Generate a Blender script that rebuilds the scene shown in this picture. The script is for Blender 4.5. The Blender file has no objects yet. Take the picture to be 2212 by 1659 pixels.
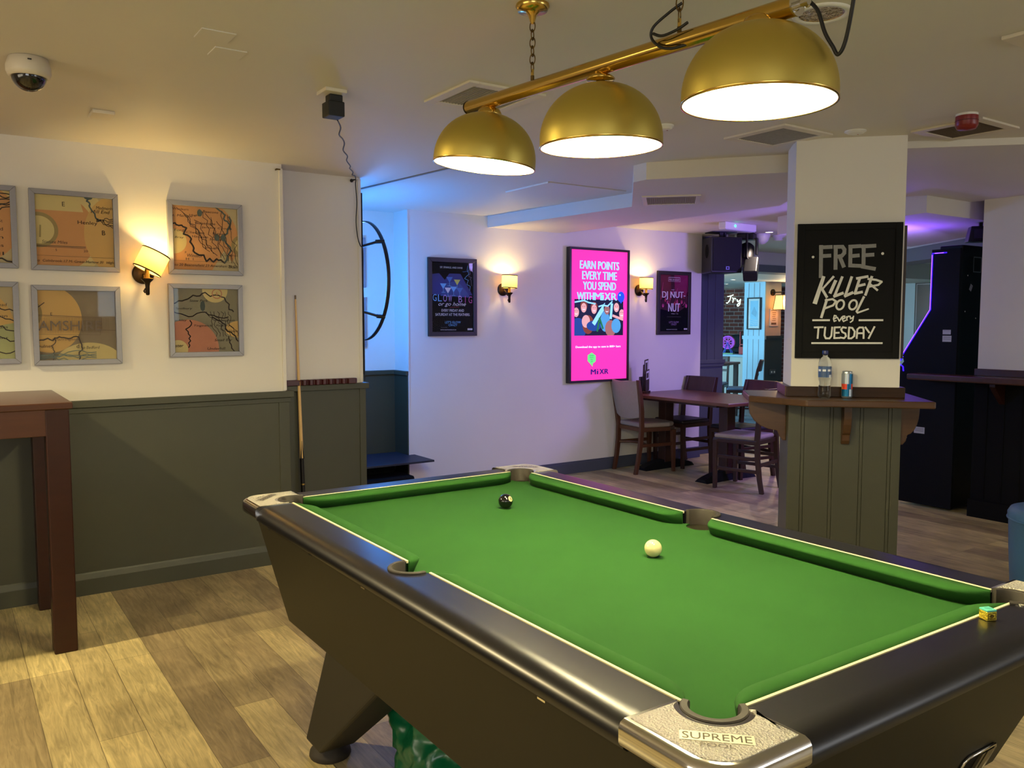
import bpy, bmesh, math, random
from mathutils import Vector, Matrix
random.seed(7)
C = bpy.context.scene.collection
SC = bpy.context.scene
PI = math.pi

# ---------------------------------------------------------------- camera, world, exposure
cam_d = bpy.data.cameras.new('camera'); cam = bpy.data.objects.new('camera', cam_d); C.objects.link(cam)
cam_d.sensor_width = 36.0; cam_d.lens = 1806 / 2212 * 36.0; cam_d.clip_start = 0.02; cam_d.clip_end = 60
cam.location = (0, 0, 1.44)
cam.rotation_euler = (math.radians(90 - 4.23), 0, math.radians(-34.36))
SC.camera = cam
SC.view_settings.view_transform = 'Standard'; SC.view_settings.look = 'None'
SC.view_settings.gamma = 1.0; SC.view_settings.use_curve_mapping = False
SC.view_settings.exposure = 0.8
W = bpy.data.worlds.new('world'); SC.world = W; W.use_nodes = True
W.node_tree.nodes['Background'].inputs[0].default_value = (0.5, 0.55, 0.6, 1)
W.node_tree.nodes['Background'].inputs[1].default_value = 0.02

def light(name, kind, loc, energy, col, size=0.1, size_y=None, target=None, spread=None, blend=None, angle=None):
    d = bpy.data.lights.new(name, kind); d.energy = energy; d.color = col
    if kind == 'AREA':
        d.size = size
        if size_y: d.shape = 'RECTANGLE'; d.size_y = size_y
        if spread: d.spread = spread
    else:
        d.shadow_soft_size = size
    if kind == 'SPOT':
        d.spot_size = angle; d.spot_blend = blend
    o = bpy.data.objects.new(name, d); C.objects.link(o); o.location = loc
    if target is not None:
        v = Vector(target) - Vector(loc); o.rotation_euler = v.to_track_quat('-Z', 'Y').to_euler()
    return o
WARM = (1.0, 0.80, 0.42); YEL = (1.0, 0.78, 0.36); COOL = (0.55, 0.80, 1.0)
light('downlight_by_high_table', 'SPOT', (-0.95, 3.98, 2.33), 140, WARM, 0.03, None, (0.0, 3.1, 0), None, 0.45, math.radians(118))
light('downlight_over_dining_table', 'SPOT', (7.05, 5.65, 2.33), 28, (1.0, 0.80, 0.66), 0.03, None, (6.7, 5.0, 0), None, 0.6, math.radians(120))
light('fill_right_bay', 'SPOT', (5.2, 1.4, 2.28), 5, (1.0, 0.82, 0.70), 0.05, None, (5.3, 1.6, 0), None, 0.8, math.radians(150))  # no fitting here; spot added to warm the right side

# ---------------------------------------------------------------- materials
def lin(c):
    return tuple((x / 12.92 if x <= 0.04045 else ((x + 0.055) / 1.055) ** 2.4) for x in [v / 255 for v in c])
MATS = {}
def pm(name, rgb, rough=0.5, metal=0.0, var=0.0, vscale=8.0, bump=0.0, bscale=60.0, emit=0.0, ecol=None, trans=0.0, coat=0.0, stretch=None, spec=None, ior=None):
    if name in MATS: return MATS[name]
    m = bpy.data.materials.new(name); m.use_nodes = True; nt = m.node_tree; b = nt.nodes['Principled BSDF']
    col = lin(rgb) + (1,)
    b.inputs['Base Color'].default_value = col; b.inputs['Roughness'].default_value = rough; b.inputs['Metallic'].default_value = metal
    if trans: b.inputs['Transmission Weight'].default_value = trans
    if coat: b.inputs['Coat Weight'].default_value = coat; b.inputs['Coat Roughness'].default_value = 0.12
    if spec is not None: b.inputs['Specular IOR Level'].default_value = spec
    if ior: b.inputs['IOR'].default_value = ior
    if emit:
        b.inputs['Emission Color'].default_value = (lin(ecol) if ecol else col[:3]) + (1,); b.inputs['Emission Strength'].default_value = emit
    tc = nt.nodes.new('ShaderNodeTexCoord'); mp = nt.nodes.new('ShaderNodeMapping'); nt.links.new(tc.outputs['Object'], mp.inputs[0])
    if stretch: mp.inputs['Scale'].default_value = stretch
    if var:
        n = nt.nodes.new('ShaderNodeTexNoise'); n.inputs['Scale'].default_value = vscale; n.inputs['Detail'].default_value = 6
        nt.links.new(mp.outputs[0], n.inputs['Vector'])
        mx = nt.nodes.new('ShaderNodeMix'); mx.data_type = 'RGBA'
        mx.inputs[6].default_value = tuple(max(0, x * (1 - var)) for x in col[:3]) + (1,); mx.inputs[7].default_value = tuple(min(1, x * (1 + var)) for x in col[:3]) + (1,)
        nt.links.new(n.outputs['Fac'], mx.inputs[0]); nt.links.new(mx.outputs[2], b.inputs['Base Color'])
    if bump:
        n2 = nt.nodes.new('ShaderNodeTexNoise'); n2.inputs['Scale'].default_value = bscale; n2.inputs['Detail'].default_value = 3
        nt.links.new(mp.outputs[0], n2.inputs['Vector'])
        bp = nt.nodes.new('ShaderNodeBump'); bp.inputs['Strength'].default_value = bump; bp.inputs['Distance'].default_value = 0.01
        nt.links.new(n2.outputs['Fac'], bp.inputs['Height']); nt.links.new(bp.outputs[0], b.inputs['Normal'])
    MATS[name] = m; return m

def floor_material(name, c1, c2, c3, w=1.25, h=0.165, rough=0.42):
    m = bpy.data.materials.new(name); m.use_nodes = True; nt = m.node_tree; b = nt.nodes['Principled BSDF']; L = nt.links
    tc = nt.nodes.new('ShaderNodeTexCoord'); mp = nt.nodes.new('ShaderNodeMapping'); L.new(tc.outputs['Object'], mp.inputs[0])
    mp.inputs['Rotation'].default_value = (0, 0, math.radians(90)); mp.inputs['Location'].default_value = (0.37, 0.06, 0)
    br = nt.nodes.new('ShaderNodeTexBrick'); L.new(mp.outputs[0], br.inputs['Vector'])
    br.offset = 0.37; br.offset_frequency = 3; br.squash = 1
    br.inputs['Scale'].default_value = 1; br.inputs['Brick Width'].default_value = w; br.inputs['Row Height'].default_value = h
    br.inputs['Mortar Size'].default_value = 0.0012; br.inputs['Mortar Smooth'].default_value = 0.4; br.inputs['Bias'].default_value = 0.0
    br.inputs['Color1'].default_value = lin(c1) + (1,); br.inputs['Color2'].default_value = lin(c2) + (1,); br.inputs['Mortar'].default_value = lin(c3) + (1,)
    mp2 = nt.nodes.new('ShaderNodeMapping'); L.new(tc.outputs['Object'], mp2.inputs[0]); mp2.inputs['Scale'].default_value = (10, 0.9, 1)
    n = nt.nodes.new('ShaderNodeTexNoise'); n.inputs['Scale'].default_value = 5; n.inputs['Detail'].default_value = 8; n.inputs['Distortion'].default_value = 1.3; n.inputs['Roughness'].default_value = 0.65
    L.new(mp2.outputs[0], n.inputs['Vector'])
    n3 = nt.nodes.new('ShaderNodeTexNoise'); n3.inputs['Scale'].default_value = 3.0; n3.inputs['Detail'].default_value = 4
    L.new(tc.outputs['Object'], n3.inputs['Vector'])
    r = nt.nodes.new('ShaderNodeMapRange'); r.inputs[1].default_value = 0.28; r.inputs[2].default_value = 0.72; r.inputs[3].default_value = 0.55; r.inputs[4].default_value = 1.30
    L.new(n.outputs['Fac'], r.inputs[0])
    r3 = nt.nodes.new('ShaderNodeMapRange'); r3.inputs[1].default_value = 0.3; r3.inputs[2].default_value = 0.7; r3.inputs[3].default_value = 0.70; r3.inputs[4].default_value = 1.18
    L.new(n3.outputs['Fac'], r3.inputs[0])
    mu = nt.nodes.new('ShaderNodeMath'); mu.operation = 'MULTIPLY'; L.new(r.outputs[0], mu.inputs[0]); L.new(r3.outputs[0], mu.inputs[1])
    mx = nt.nodes.new('ShaderNodeMix'); mx.data_type = 'RGBA'; mx.blend_type = 'MULTIPLY'; mx.inputs[0].default_value = 1
    L.new(br.outputs['Color'], mx.inputs[6]); L.new(mu.outputs[0], mx.inputs[7]); L.new(mx.outputs[2], b.inputs['Base Color'])
    b.inputs['Roughness'].default_value = rough
    bp = nt.nodes.new('ShaderNodeBump'); bp.inputs['Strength'].default_value = 0.12; bp.inputs['Distance'].default_value = 0.004
    L.new(n.outputs['Fac'], bp.inputs['Height']); L.new(bp.outputs[0], b.inputs['Normal'])
    return m

def brick_material():
    m = bpy.data.materials.new('red_brick'); m.use_nodes = True; nt = m.node_tree; b = nt.nodes['Principled BSDF']; L = nt.links
    tc = nt.nodes.new('ShaderNodeTexCoord'); sp = nt.nodes.new('ShaderNodeSeparateXYZ'); cb = nt.nodes.new('ShaderNodeCombineXYZ')
    L.new(tc.outputs['Object'], sp.inputs[0]); L.new(sp.outputs[1], cb.inputs[0]); L.new(sp.outputs[2], cb.inputs[1])
    br = nt.nodes.new('ShaderNodeTexBrick'); L.new(cb.outputs[0], br.inputs['Vector'])
    br.inputs['Scale'].default_value = 1; br.inputs['Brick Width'].default_value = 0.225; br.inputs['Row Height'].default_value = 0.075; br.inputs['Mortar Size'].default_value = 0.006
    br.inputs['Color1'].default_value = lin((120, 62, 48)) + (1,); br.inputs['Color2'].default_value = lin((84, 44, 40)) + (1,); br.inputs['Mortar'].default_value = lin((150, 135, 128)) + (1,)
    L.new(br.outputs['Color'], b.inputs['Base Color']); b.inputs['Roughness'].default_value = 0.9
    return m

wall_white = pm('painted_plaster_white', (222, 217, 206), 0.65, var=0.04, vscale=2.5, bump=0.06, bscale=25)
ceil_white = pm('ceiling_paint', (214, 208, 196), 0.6, var=0.04, vscale=1.5, bump=0.05, bscale=12)
dado_grey = pm('grey_green_panel_paint', (60, 61, 46), 0.45, var=0.05, vscale=3)
dado_blue = pm('dark_slate_paint', (74, 78, 92), 0.5, var=0.05, vscale=3)
M_brass = pm('polished_brass', (208, 174, 92), 0.2, 1.0)
M_brass2 = pm('satin_brass', (208, 188, 98), 0.44, 1.0, var=0.05, vscale=6)
M_chain = pm('aged_brass', (104, 82, 44), 0.4, 1.0)
M_white_plastic = pm('white_plastic', (225, 222, 212), 0.4)
M_black = pm('black_plastic', (16, 16, 18), 0.45)
M_black_satin = pm('black_satin_rail', (13, 13, 18), 0.31, spec=0.5)
M_blackmatt = pm('black_matt', (7, 7, 7), 0.7, spec=0.15)
M_bronze = pm('dark_bronze', (58, 46, 32), 0.42, 0.85)
M_chrome = pm('chrome', (214, 212, 208), 0.12, 1.0)
M_darkwood = pm('dark_red_wood', (44, 17, 6), 0.36, spec=0.35, var=0.3, vscale=5, stretch=(1, 1, 8))
M_darkwood_h = pm('dark_red_wood_top', (72, 40, 22), 0.3, var=0.3, vscale=5, stretch=(1, 8, 8))
M_chairwood = pm('chair_wood', (54, 29, 20), 0.38, var=0.25, vscale=6, stretch=(4, 4, 1))
M_tabletop = pm('table_veneer', (104, 66, 44), 0.32, var=0.3, vscale=6, stretch=(12, 1.5, 4))
M_oak = pm('shelf_oak', (68, 44, 23), 0.35, var=0.4, vscale=4, stretch=(1.5, 16, 16))
M_fabric = pm('beige_fabric', (152, 138, 124), 0.95, var=0.1, vscale=40)
M_leather = pm('dark_leatherette', (38, 32, 34), 0.5)
M_blue_leather = pm('blue_leatherette', (58, 98, 128), 0.55, var=0.06, vscale=6)
M_iron = pm('black_iron', (20, 20, 22), 0.5, 0.4)

# ---------------------------------------------------------------- mesh builder
def clip_poly(poly, r):
    x0, y0, x1, y1 = r
    def cut(ps, ins, inter):
        out = []
        for i in range(len(ps)):
            a, b = ps[i - 1], ps[i]
            if ins(b):
                if not ins(a): out.append(inter(a, b))
                out.append(b)
            elif ins(a): out.append(inter(a, b))
        return out
    def lx(v): return lambda a, b: (v, a[1] + (b[1] - a[1]) * (v - a[0]) / (b[0] - a[0]))
    def ly(v): return lambda a, b: (a[0] + (b[0] - a[0]) * (v - a[1]) / (b[1] - a[1]), v)
    for ins, it in ((lambda p: p[0] >= x0, lx(x0)), (lambda p: p[0] <= x1, lx(x1)), (lambda p: p[1] >= y0, ly(y0)), (lambda p: p[1] <= y1, ly(y1))):
        if not poly: return []
        poly = cut(poly, ins, it)
    return poly

TXT = {}
def text2d(s, shear=0.0, bold=0.0):
    k = (s, shear, bold)
    if k not in TXT:
        cu = bpy.data.curves.new('t', 'FONT'); cu.body = s; cu.shear = shear; cu.offset = bold; cu.resolution_u = 3; cu.align_x = 'CENTER'
        o = bpy.data.objects.new('t', cu); C.objects.link(o); bpy.context.view_layer.update()
        me = bpy.data.meshes.new_from_object(o.evaluated_get(bpy.context.evaluated_depsgraph_get()))
        vs = [(v.co.x, v.co.y) for v in me.vertices]; fs = [tuple(p.vertices) for p in me.polygons]
        bpy.data.objects.remove(o); bpy.data.curves.remove(cu); bpy.data.meshes.remove(me)
        xs = [v[0] for v in vs]; ys = [v[1] for v in vs]; TXT[k] = (vs, fs, min(xs), max(xs), min(ys), max(ys))
    return TXT[k]

class MB:
    def __init__(s): s.v = []; s.f = []; s.m = []; s.mats = []; s.T = Matrix.Identity(4); s.sm = []; s.clip = None; s.lay = 0.0; s.step = 0.00025; s.bold = 0.0; s.fat = 0.0
    def mi(s, m):
        if m not in s.mats: s.mats.append(m)
        return s.mats.index(m)
    def add(s, vs, fs, m, smooth=False):
        o = len(s.v); s.v += [tuple(s.T @ Vector(p)) for p in vs]; i = s.mi(m)
        for f in fs: s.f.append([o + k for k in f]); s.m.append(i); s.sm.append(smooth)
    def box(s, x0, x1, y0, y1, z0, z1, m):
        s.add([(x0, y0, z0), (x1, y0, z0), (x1, y1, z0), (x0, y1, z0), (x0, y0, z1), (x1, y0, z1), (x1, y1, z1), (x0, y1, z1)],
              [(3, 2, 1, 0), (4, 5, 6, 7), (0, 1, 5, 4), (1, 2, 6, 5), (2, 3, 7, 6), (3, 0, 4, 7)], m)
    def hexa(s, b, t, m):      # bottom quad, top quad (ccw from above)
        s.add(list(b) + list(t), [(3, 2, 1, 0), (4, 5, 6, 7), (0, 1, 5, 4), (1, 2, 6, 5), (2, 3, 7, 6), (3, 0, 4, 7)], m)
    def prism(s, poly, z0, z1, m, smooth=False):
        n = len(poly); a = sum(poly[i - 1][0] * poly[i][1] - poly[i][0] * poly[i - 1][1] for i in range(n))
        if a < 0: poly = poly[::-1]
        vs = [(x, y, z0) for x, y in poly] + [(x, y, z1) for x, y in poly]
        s.add(vs, [tuple(range(n - 1, -1, -1)), tuple(range(n, 2 * n))], m)
        o = len(s.v) - 2 * n; i = s.mi(m)
        for k in range(n): s.f.append([o + k, o + (k + 1) % n, o + n + (k + 1) % n, o + n + k]); s.m.append(i); s.sm.append(smooth)
    def loft(s, rings, m, smooth=True, closed=True, caps=True):
        n = len(rings[0]); vs = [p for r in rings for p in r]; fs = []
        for a in range(len(rings) - 1):
            for k in range(n if closed else n - 1):
                k2 = (k + 1) % n; fs.append((a * n + k, a * n + k2, (a + 1) * n + k2, (a + 1) * n + k))
        s.add(vs, fs, m, smooth)
        if caps and closed:
            s.add(rings[0], [tuple(range(n - 1, -1, -1))], m); s.add(rings[-1], [tuple(range(n))], m)
    def lathe(s, prof, m, n=24, smooth=True, caps=True, sx=1.0, sy=1.0, mf=None):
        rings = [[(r * sx * math.cos(2 * PI * k / n), r * sy * math.sin(2 * PI * k / n), z) for k in range(n)] for r, z in prof]
        s.loft(rings, m, smooth, True, caps)
    def tube(s, pts, r, m, n=10, smooth=True, rs=None, flat=1.0):
        pts = [Vector(p) for p in pts]; rings = []; prev = None
        for i, p in enumerate(pts):
            t = (pts[min(i + 1, len(pts) - 1)] - pts[max(i - 1, 0)]).normalized()
            if prev is None:
                a = Vector((0, 0, 1)) if abs(t.z) < 0.9 else Vector((1, 0, 0)); u = t.cross(a).normalized()
            else: u = (prev - t * prev.dot(t)).normalized()
            prev = u; w = t.cross(u); rr = rs[i] if rs else r
            rings.append([tuple(p + u * rr * math.cos(2 * PI * k / n) + w * rr * flat * math.sin(2 * PI * k / n)) for k in range(n)])
        s.loft(rings, m, smooth)
    def torus(s, R, r, m, n=20, k=8, sy=1.0):
        rings = [[((R + r * math.cos(2 * PI * b / k)) * math.cos(2 * PI * a / n), (R + r * math.cos(2 * PI * b / k)) * sy * math.sin(2 * PI * a / n), r * math.sin(2 * PI * b / k)) for b in range(k)] for a in range(n)]
        s.loft(rings + [rings[0]], m, True, True, False)
    def sphere(s, c, r, m, n=20, k=12, sz=1.0):
        prof = [(r * math.sin(PI * a / k), -r * sz * math.cos(PI * a / k)) for a in range(k + 1)]
        T = s.T.copy(); s.T = T @ Matrix.Translation(c); s.lathe(prof, m, n, caps=False); s.T = T
    # flat art on the local XZ plane facing -Y, drawn in layers
    def poly(s, ps, m):
        if s.clip: ps = clip_poly(list(ps), s.clip)
        if len(ps) < 3: return
        s.lay += s.step
        a = sum(ps[i - 1][0] * ps[i][1] - ps[i][0] * ps[i - 1][1] for i in range(len(ps)))
        if a < 0: ps = ps[::-1]
        s.add([(x, -s.lay, z) for x, z in ps], [tuple(range(len(ps)))], m)
    def rect(s, x0, z0, x1, z1, m): s.poly([(x0, z0), (x1, z0), (x1, z1), (x0, z1)], m)
    def disc(s, x, z, r, m, n=32, rz=None): s.poly([(x + r * math.cos(2 * PI * k / n), z + (rz or r) * math.sin(2 * PI * k / n)) for k in range(n)], m)
    def ring(s, x, z, r, w, m, a0=0, a1=2 * PI, n=32, rz=None):
        s.line([(x + r * math.cos(a0 + (a1 - a0) * k / n), z + (rz or r) * math.sin(a0 + (a1 - a0) * k / n)) for k in range(n + 1)], w, m)
    def line(s, pts, w, m, w2=None):
        l0 = s.lay; n = len(pts)
        for i in range(n - 1):
            (x0, z0), (x1, z1) = pts[i], pts[i + 1]; d = math.hypot(x1 - x0, z1 - z0)
            if d < 1e-7: continue
            wa = w if w2 is None else w + (w2 - w) * i / max(1, n - 1); wb = w if w2 is None else w + (w2 - w) * (i + 1) / max(1, n - 1)
            nx, nz = -(z1 - z0) / d, (x1 - x0) / d; ex, ez = (x1 - x0) / d * wa * 0.25, (z1 - z0) / d * wa * 0.25
            s.lay = l0 + (i % 2) * s.step * 0.3
            s.poly([(x0 - nx * wa / 2 - ex, z0 - nz * wa / 2 - ez), (x1 - nx * wb / 2 + ex, z1 - nz * wb / 2 + ez), (x1 + nx * wb / 2 + ex, z1 + nz * wb / 2 + ez), (x0 + nx * wa / 2 - ex, z0 + nz * wa / 2 - ez)], m)
        s.lay = l0 + s.step * 1.6
    def text(s, t, x, z, h, m, width=None, shear=0.0, slope=0.0, bold=None):
        vs, fs, a, b, c, d = text2d(t, shear, s.bold if bold is None else bold); k = h / max(1e-6, d - c); kx = k if width is None else width / (b - a)
        cx, cz = (a + b) / 2, (c + d) / 2
        for ox in ((-s.fat, s.fat, 0.0) if s.fat else (0.0,)):
          s.lay += s.step
          P = [(x + ox + (u - cx) * kx, z + (v - cz) * k + slope * (u - cx) * kx) for u, v in vs]
          for f in fs:
            ps = [P[i] for i in f]
            if s.clip: ps = clip_poly(ps, s.clip)
            if len(ps) > 2:
                if sum(ps[i - 1][0] * ps[i][1] - ps[i][0] * ps[i - 1][1] for i in range(len(ps))) < 0: ps = ps[::-1]
                s.add([(u, -s.lay, v) for u, v in ps], [tuple(range(len(ps)))], m)
    def build(s, name, parent=None, bevel=0.0, seg=2, label=None):
        me = bpy.data.meshes.new(name); me.from_pydata(s.v, [], s.f); me.update()
        for m in s.mats: me.materials.append(m)
        for p, i, q in zip(me.polygons, s.m, s.sm): p.material_index = i; p.use_smooth = q
        o = bpy.data.objects.new(name, me); C.objects.link(o)
        if parent is not None: o.parent = parent
        if bevel:
            b = o.modifiers.new('bevel', 'BEVEL'); b.width = bevel; b.segments = seg; b.limit_method = 'ANGLE'; b.angle_limit = math.radians(35); b.harden_normals = False
        if label: o['label'] = label
        return o

def thing(name, label, cat, loc=(0, 0, 0), rz=0.0, group=None):
    o = bpy.data.objects.new(name, None); C.objects.link(o); o.location = loc; o.rotation_euler = (0, 0, rz); o.empty_display_size = 0.1
    return tag(o, label, cat, group)
def tag(o, label, cat, group=None):
    o['label'] = label; o['category'] = cat
    if group: o['group'] = group
    return o
def struct(name, mb, bevel=0.0):
    o = mb.build(name, None, bevel); o['kind'] = 'structure'; return o
def W2L(loc, rz=0.0): return (Matrix.Translation(loc) @ Matrix.Rotation(rz, 4, 'Z')).inverted()
def wbox(*a):
    b = MB(); b.box(*a); return b
def arc(cx, cy, r, a0, a1, n):
    return [(cx + r * math.cos(math.radians(a0 + (a1 - a0) * k / n)), cy + r * math.sin(math.radians(a0 + (a1 - a0) * k / n))) for k in range(n + 1)]
def RX(a): return Matrix.Rotation(a, 4, 'X')
def RY(a): return Matrix.Rotation(a, 4, 'Y')
def RZ(a): return Matrix.Rotation(a, 4, 'Z')
def TR(x, y, z): return Matrix.Translation((x, y, z))

# ---------------------------------------------------------------- setting
CZ = 2.36
fm = floor_material('vinyl_oak_planks', (218, 199, 140), (154, 136, 102), (112, 98, 72), 1.15, 0.152)
struct('floor', wbox(-3.6, 14.1, -3.1, 13.2, -0.05, 0.0, fm))
carpet = pm('blue_grey_carpet', (110, 128, 140), 0.95, var=0.35, vscale=9)
struct('floor_carpet', wbox(9.4, 14.0, 7.35, 13.0, 0.0005, 0.006, carpet))
struct('ceiling', wbox(-3.6, 14.1, -3.1, 13.2, CZ, CZ + 0.1, ceil_white))
# left wall and its panelling
struct('wall_left', wbox(-3.5, 1.69, 4.86, 5.2, 0, CZ, wall_white))
b = MB(); b.prism([(-3.5, 4.846), (1.64, 4.846), (1.64, 4.838), (1.704, 4.838), (1.704, 5.06), (1.67, 5.06), (1.67, 4.87), (-3.5, 4.87)], 0, 0.966, dado_grey); struct('trim_1', b, 0.002)
b = MB(); b.prism([(-3.5, 4.825), (1.73, 4.825), (1.73, 5.05), (1.66, 5.05), (1.66, 4.9), (-3.5, 4.9)], 0.995, 1.032, dado_grey); b.prism([(-3.5, 4.84), (1.715, 4.84), (1.715, 5.04), (1.66, 5.04), (1.66, 4.9), (-3.5, 4.9)], 0.965, 0.994, dado_grey); struct('trim_2', b, 0.003)
b = MB(); b.prism([(4.835, 0), (4.87, 0), (4.87, 0.125), (4.849, 0.125), (4.842, 0.112), (4.835, 0.085)], 0, 1, dado_grey)
for i, v in enumerate(b.v): b.v[i] = (-3.5 + v[2] * 5.2, v[0], v[1])
for f in b.f: f.reverse()
struct('baseboard_left', b)
b = MB(); b.box(1.672, 1.694, 4.85, 4.872, 1.035, 2.335, wall_white); struct('trim_3', b, 0.003)
# recessed pier and alcove behind it
struct('wall_pier', wbox(1.6, 2.264, 5.04, 6.6, 0, CZ, wall_white))
b = MB(); b.prism([(1.69, 5.026), (2.235, 5.026), (2.235, 5.018), (2.278, 5.018), (2.278, 6.45), (2.25, 6.45), (2.25, 5.06), (1.69, 5.06)], 0, 1.013, dado_grey); struct('trim_4', b, 0.002)
b = MB(); b.prism([(1.69, 5.0), (2.295, 5.0), (2.295, 6.45), (2.25, 6.45), (2.25, 5.06), (1.69, 5.06)], 1.012, 1.048, dado_grey); struct('trim_5', b, 0.003)
b = MB(); b.box(2.246, 2.268, 5.032, 5.06, 1.05, 2.355, wall_white); struct('trim_6', b, 0.003)
struct('wall_alcove', wbox(2.2, 3.3, 6.45, 6.6, 0, CZ, wall_white))
b = MB(); b.box(2.27, 3.2, 6.435, 6.46, 0, 1.0, dado_grey); b.box(3.187, 3.2, 6.2, 6.45, 0, 1.0, dado_grey); struct('trim_7', b, 0.002)
b = MB(); b.prism([(2.27, 6.42), (3.172, 6.42), (3.172, 6.196), (3.2, 6.196), (3.2, 6.46), (2.27, 6.46)], 0.998, 1.035, dado_grey); struct('trim_8', b, 0.004)
# wall with the screen
struct('wall_screen', wbox(3.2, 6.66, 6.2, 7.25, 0, CZ, wall_white))
b = MB(); b.box(3.19, 6.665, 6.185, 6.21, 0, 0.10, dado_blue); b.box(3.19, 6.665, 6.192, 6.21, 0.09, 0.115, dado_blue); struct('baseboard_screen', b, 0.003)
b = MB(); b.box(3.196, 3.206, 6.194, 6.25, 0.115, CZ, wall_white); struct('trim_9', b)
# dark panelled column
b = MB(); b.box(6.66, 7.16, 6.33, 6.95, 0, CZ - 0.0, dado_blue)
for x in (6.78, 6.90, 7.02): b.box(x, x + 0.006, 6.322, 6.34, 1.03, 2.3, dado_blue)
struct('wall_column', b, 0.003)
b = MB(); b.box(6.64, 7.18, 6.31, 6.97, 0.99, 1.03, dado_blue); b.box(6.65, 7.17, 6.318, 6.96, 0.955, 0.99, dado_blue); b.box(6.65, 7.17, 6.315, 6.96, 0, 0.12, dado_blue); struct('trim_10', b, 0.004)
# lowered ceilings
b = MB(); b.prism([(4.81, 6.22), (3.98, 6.22), (4.12, 4.51), (3.416, 3.727), (3.411, 3.614), (3.90, 2.99), (4.05, 2.84), (4.83, 3.73), (4.95, 3.88)], 2.262, CZ + 0.01, ceil_white); struct('ceiling_bulkhead', b)
b = MB(); b.prism([(3.95, 2.62), (6.35, 0.22), (6.35, 3.3), (5.75, 3.26), (5.3, 3.9), (4.5, 3.1)], 2.325, CZ + 0.01, ceil_white); struct('ceiling_bay', b)
b = MB(); b.prism([(5.74, 3.255), (7.2, 3.255), (8.2, 4.8), (6.1, 4.8)], 2.205, CZ + 0.01, ceil_white); struct('ceiling_drop', b)
beam_grey = pm('beam_grey_paint', (112, 114, 120), 0.6)
b = MB()
b.prism([(7.0, 7.3), (9.9, 7.3), (9.9, 7.6), (7.0, 7.6)], 2.19, CZ, wall_white); b.prism([(7.0, 7.29), (9.92, 7.29), (9.92, 7.62), (7.0, 7.62)], 2.10, 2.195, beam_grey)
b.prism([(7.05, 3.0), (7.35, 2.95), (10.2, 7.3), (9.9, 7.3)], 2.19, CZ, wall_white); b.prism([(7.04, 3.0), (7.36, 2.95), (10.22, 7.28), (9.89, 7.28)], 2.06, 2.195, beam_grey)
struct('ceiling_beam', b)
b = MB(); b.prism([(7.2, 7.6), (9.9, 7.6), (10.4, 7.3), (14.0, 7.3), (14, 13), (7.2, 13)], 2.115, CZ, ceil_white); struct('ceiling_far', b)
# far room shell
pale = pm('pale_blue_panel_paint', (176, 198, 206), 0.5)
struct('wall_far', wbox(7.2, 14.0, 13.0, 13.2, 0, CZ, pale))
struct('wall_far_end', wbox(14.0, 14.2, -3.0, 13.2, 0, CZ, pale))
struct('wall_far_side', wbox(7.0, 7.2, 6.95, 13.2, 0, CZ, pale))
o = wbox(0, 0.2, -2.0, 2.0, 0, 2.12, brick_material()); o = o.build('wall_brick'); o.location = (13.2, 12.3, 0); o['kind'] = 'structure'
# right wall with black panelling
struct('wall_right', wbox(6.30, 6.5, -3.0, 3.14, 0, CZ, wall_white))
b = MB(); b.box(6.285, 6.51, -3.0, 3.15, 0, 1.0, M_blackmatt)
for k in range(18): b.box(6.279, 6.29, 3.05 - k * 0.12, 3.056 - k * 0.12, 0.14, 0.98, M_blackmatt)
b.box(6.265, 6.5, -3.0, 3.16, 0, 0.13, M_blackmatt); struct('trim_11', b, 0.002)
# walls behind the viewpoint, with two reflected windows and added panes for fill light
struct('wall_front', wbox(-3.6, 6.5, -3.1, -2.95, 0, CZ, wall_white))
struct('wall_side', wbox(-3.6, -3.45, -3.0, 5.2, 0, CZ, wall_white))
struct('wall_rear_right', wbox(6.4, 14.1, -3.1, -2.95, 0, CZ, wall_white))
M_fill = pm('fill_glow_pane', (205, 228, 245), 0.2, emit=3.1, ecol=(240, 240, 242))
def front_window(name, x0, x1, z0, z1, m, bars=0):
    b = MB(); b.box(x0 - 0.05, x0, -2.96, -2.92, z0, z1, wall_white); b.box(x1, x1 + 0.05, -2.96, -2.92, z0, z1, wall_white); b.box(x0 - 0.05, x1 + 0.05, -2.96, -2.92, z0 - 0.05, z0, wall_white); b.box(x0 - 0.05, x1 + 0.05, -2.96, -2.92, z1, z1 + 0.05, wall_white)
    for k in range(bars): xx = x0 + (x1 - x0) * (k + 1) / (bars + 1); b.box(xx - 0.025, xx + 0.025, -2.96, -2.92, z0, z1, wall_white)
    b.box(x0, x1, -2.955, -2.945, z0, z1, m); struct(name, b)
M_pane1 = pm('cool_lit_window_pane', (205, 228, 245), 0.2, emit=3.5, ecol=(190, 226, 250))
front_window('window_1', 1.80, 2.02, 1.52, 1.92, M_pane1); front_window('window_6', 2.70, 2.84, 1.46, 1.97, M_pane1)
front_window('fill_pane_4', 3.98, 6.10, 1.0, 2.1, M_fill, 1); front_window('fill_pane_5', -2.7, -0.4, 1.0, 2.1, M_fill, 1)  # glowing panes added to fill the room, clear of the picture reflections
M_fill_warm = pm('warm_fill_glow_pane', (240, 228, 205), 0.2, emit=2.0, ecol=(255, 243, 216)); M_pane3 = pm('sky_lit_window_pane', (180, 225, 250), 0.2, emit=8.0, ecol=(158, 220, 255))
b = MB(); b.box(-3.46, -3.43, -0.45, 2.85, 0.80, 0.86, wall_white); b.box(-3.46, -3.43, -0.45, 2.85, 2.08, 2.14, wall_white)
for y in (-0.45, 1.17, 2.79): b.box(-3.46, -3.43, y, y + 0.06, 0.86, 2.08, wall_white)
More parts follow.
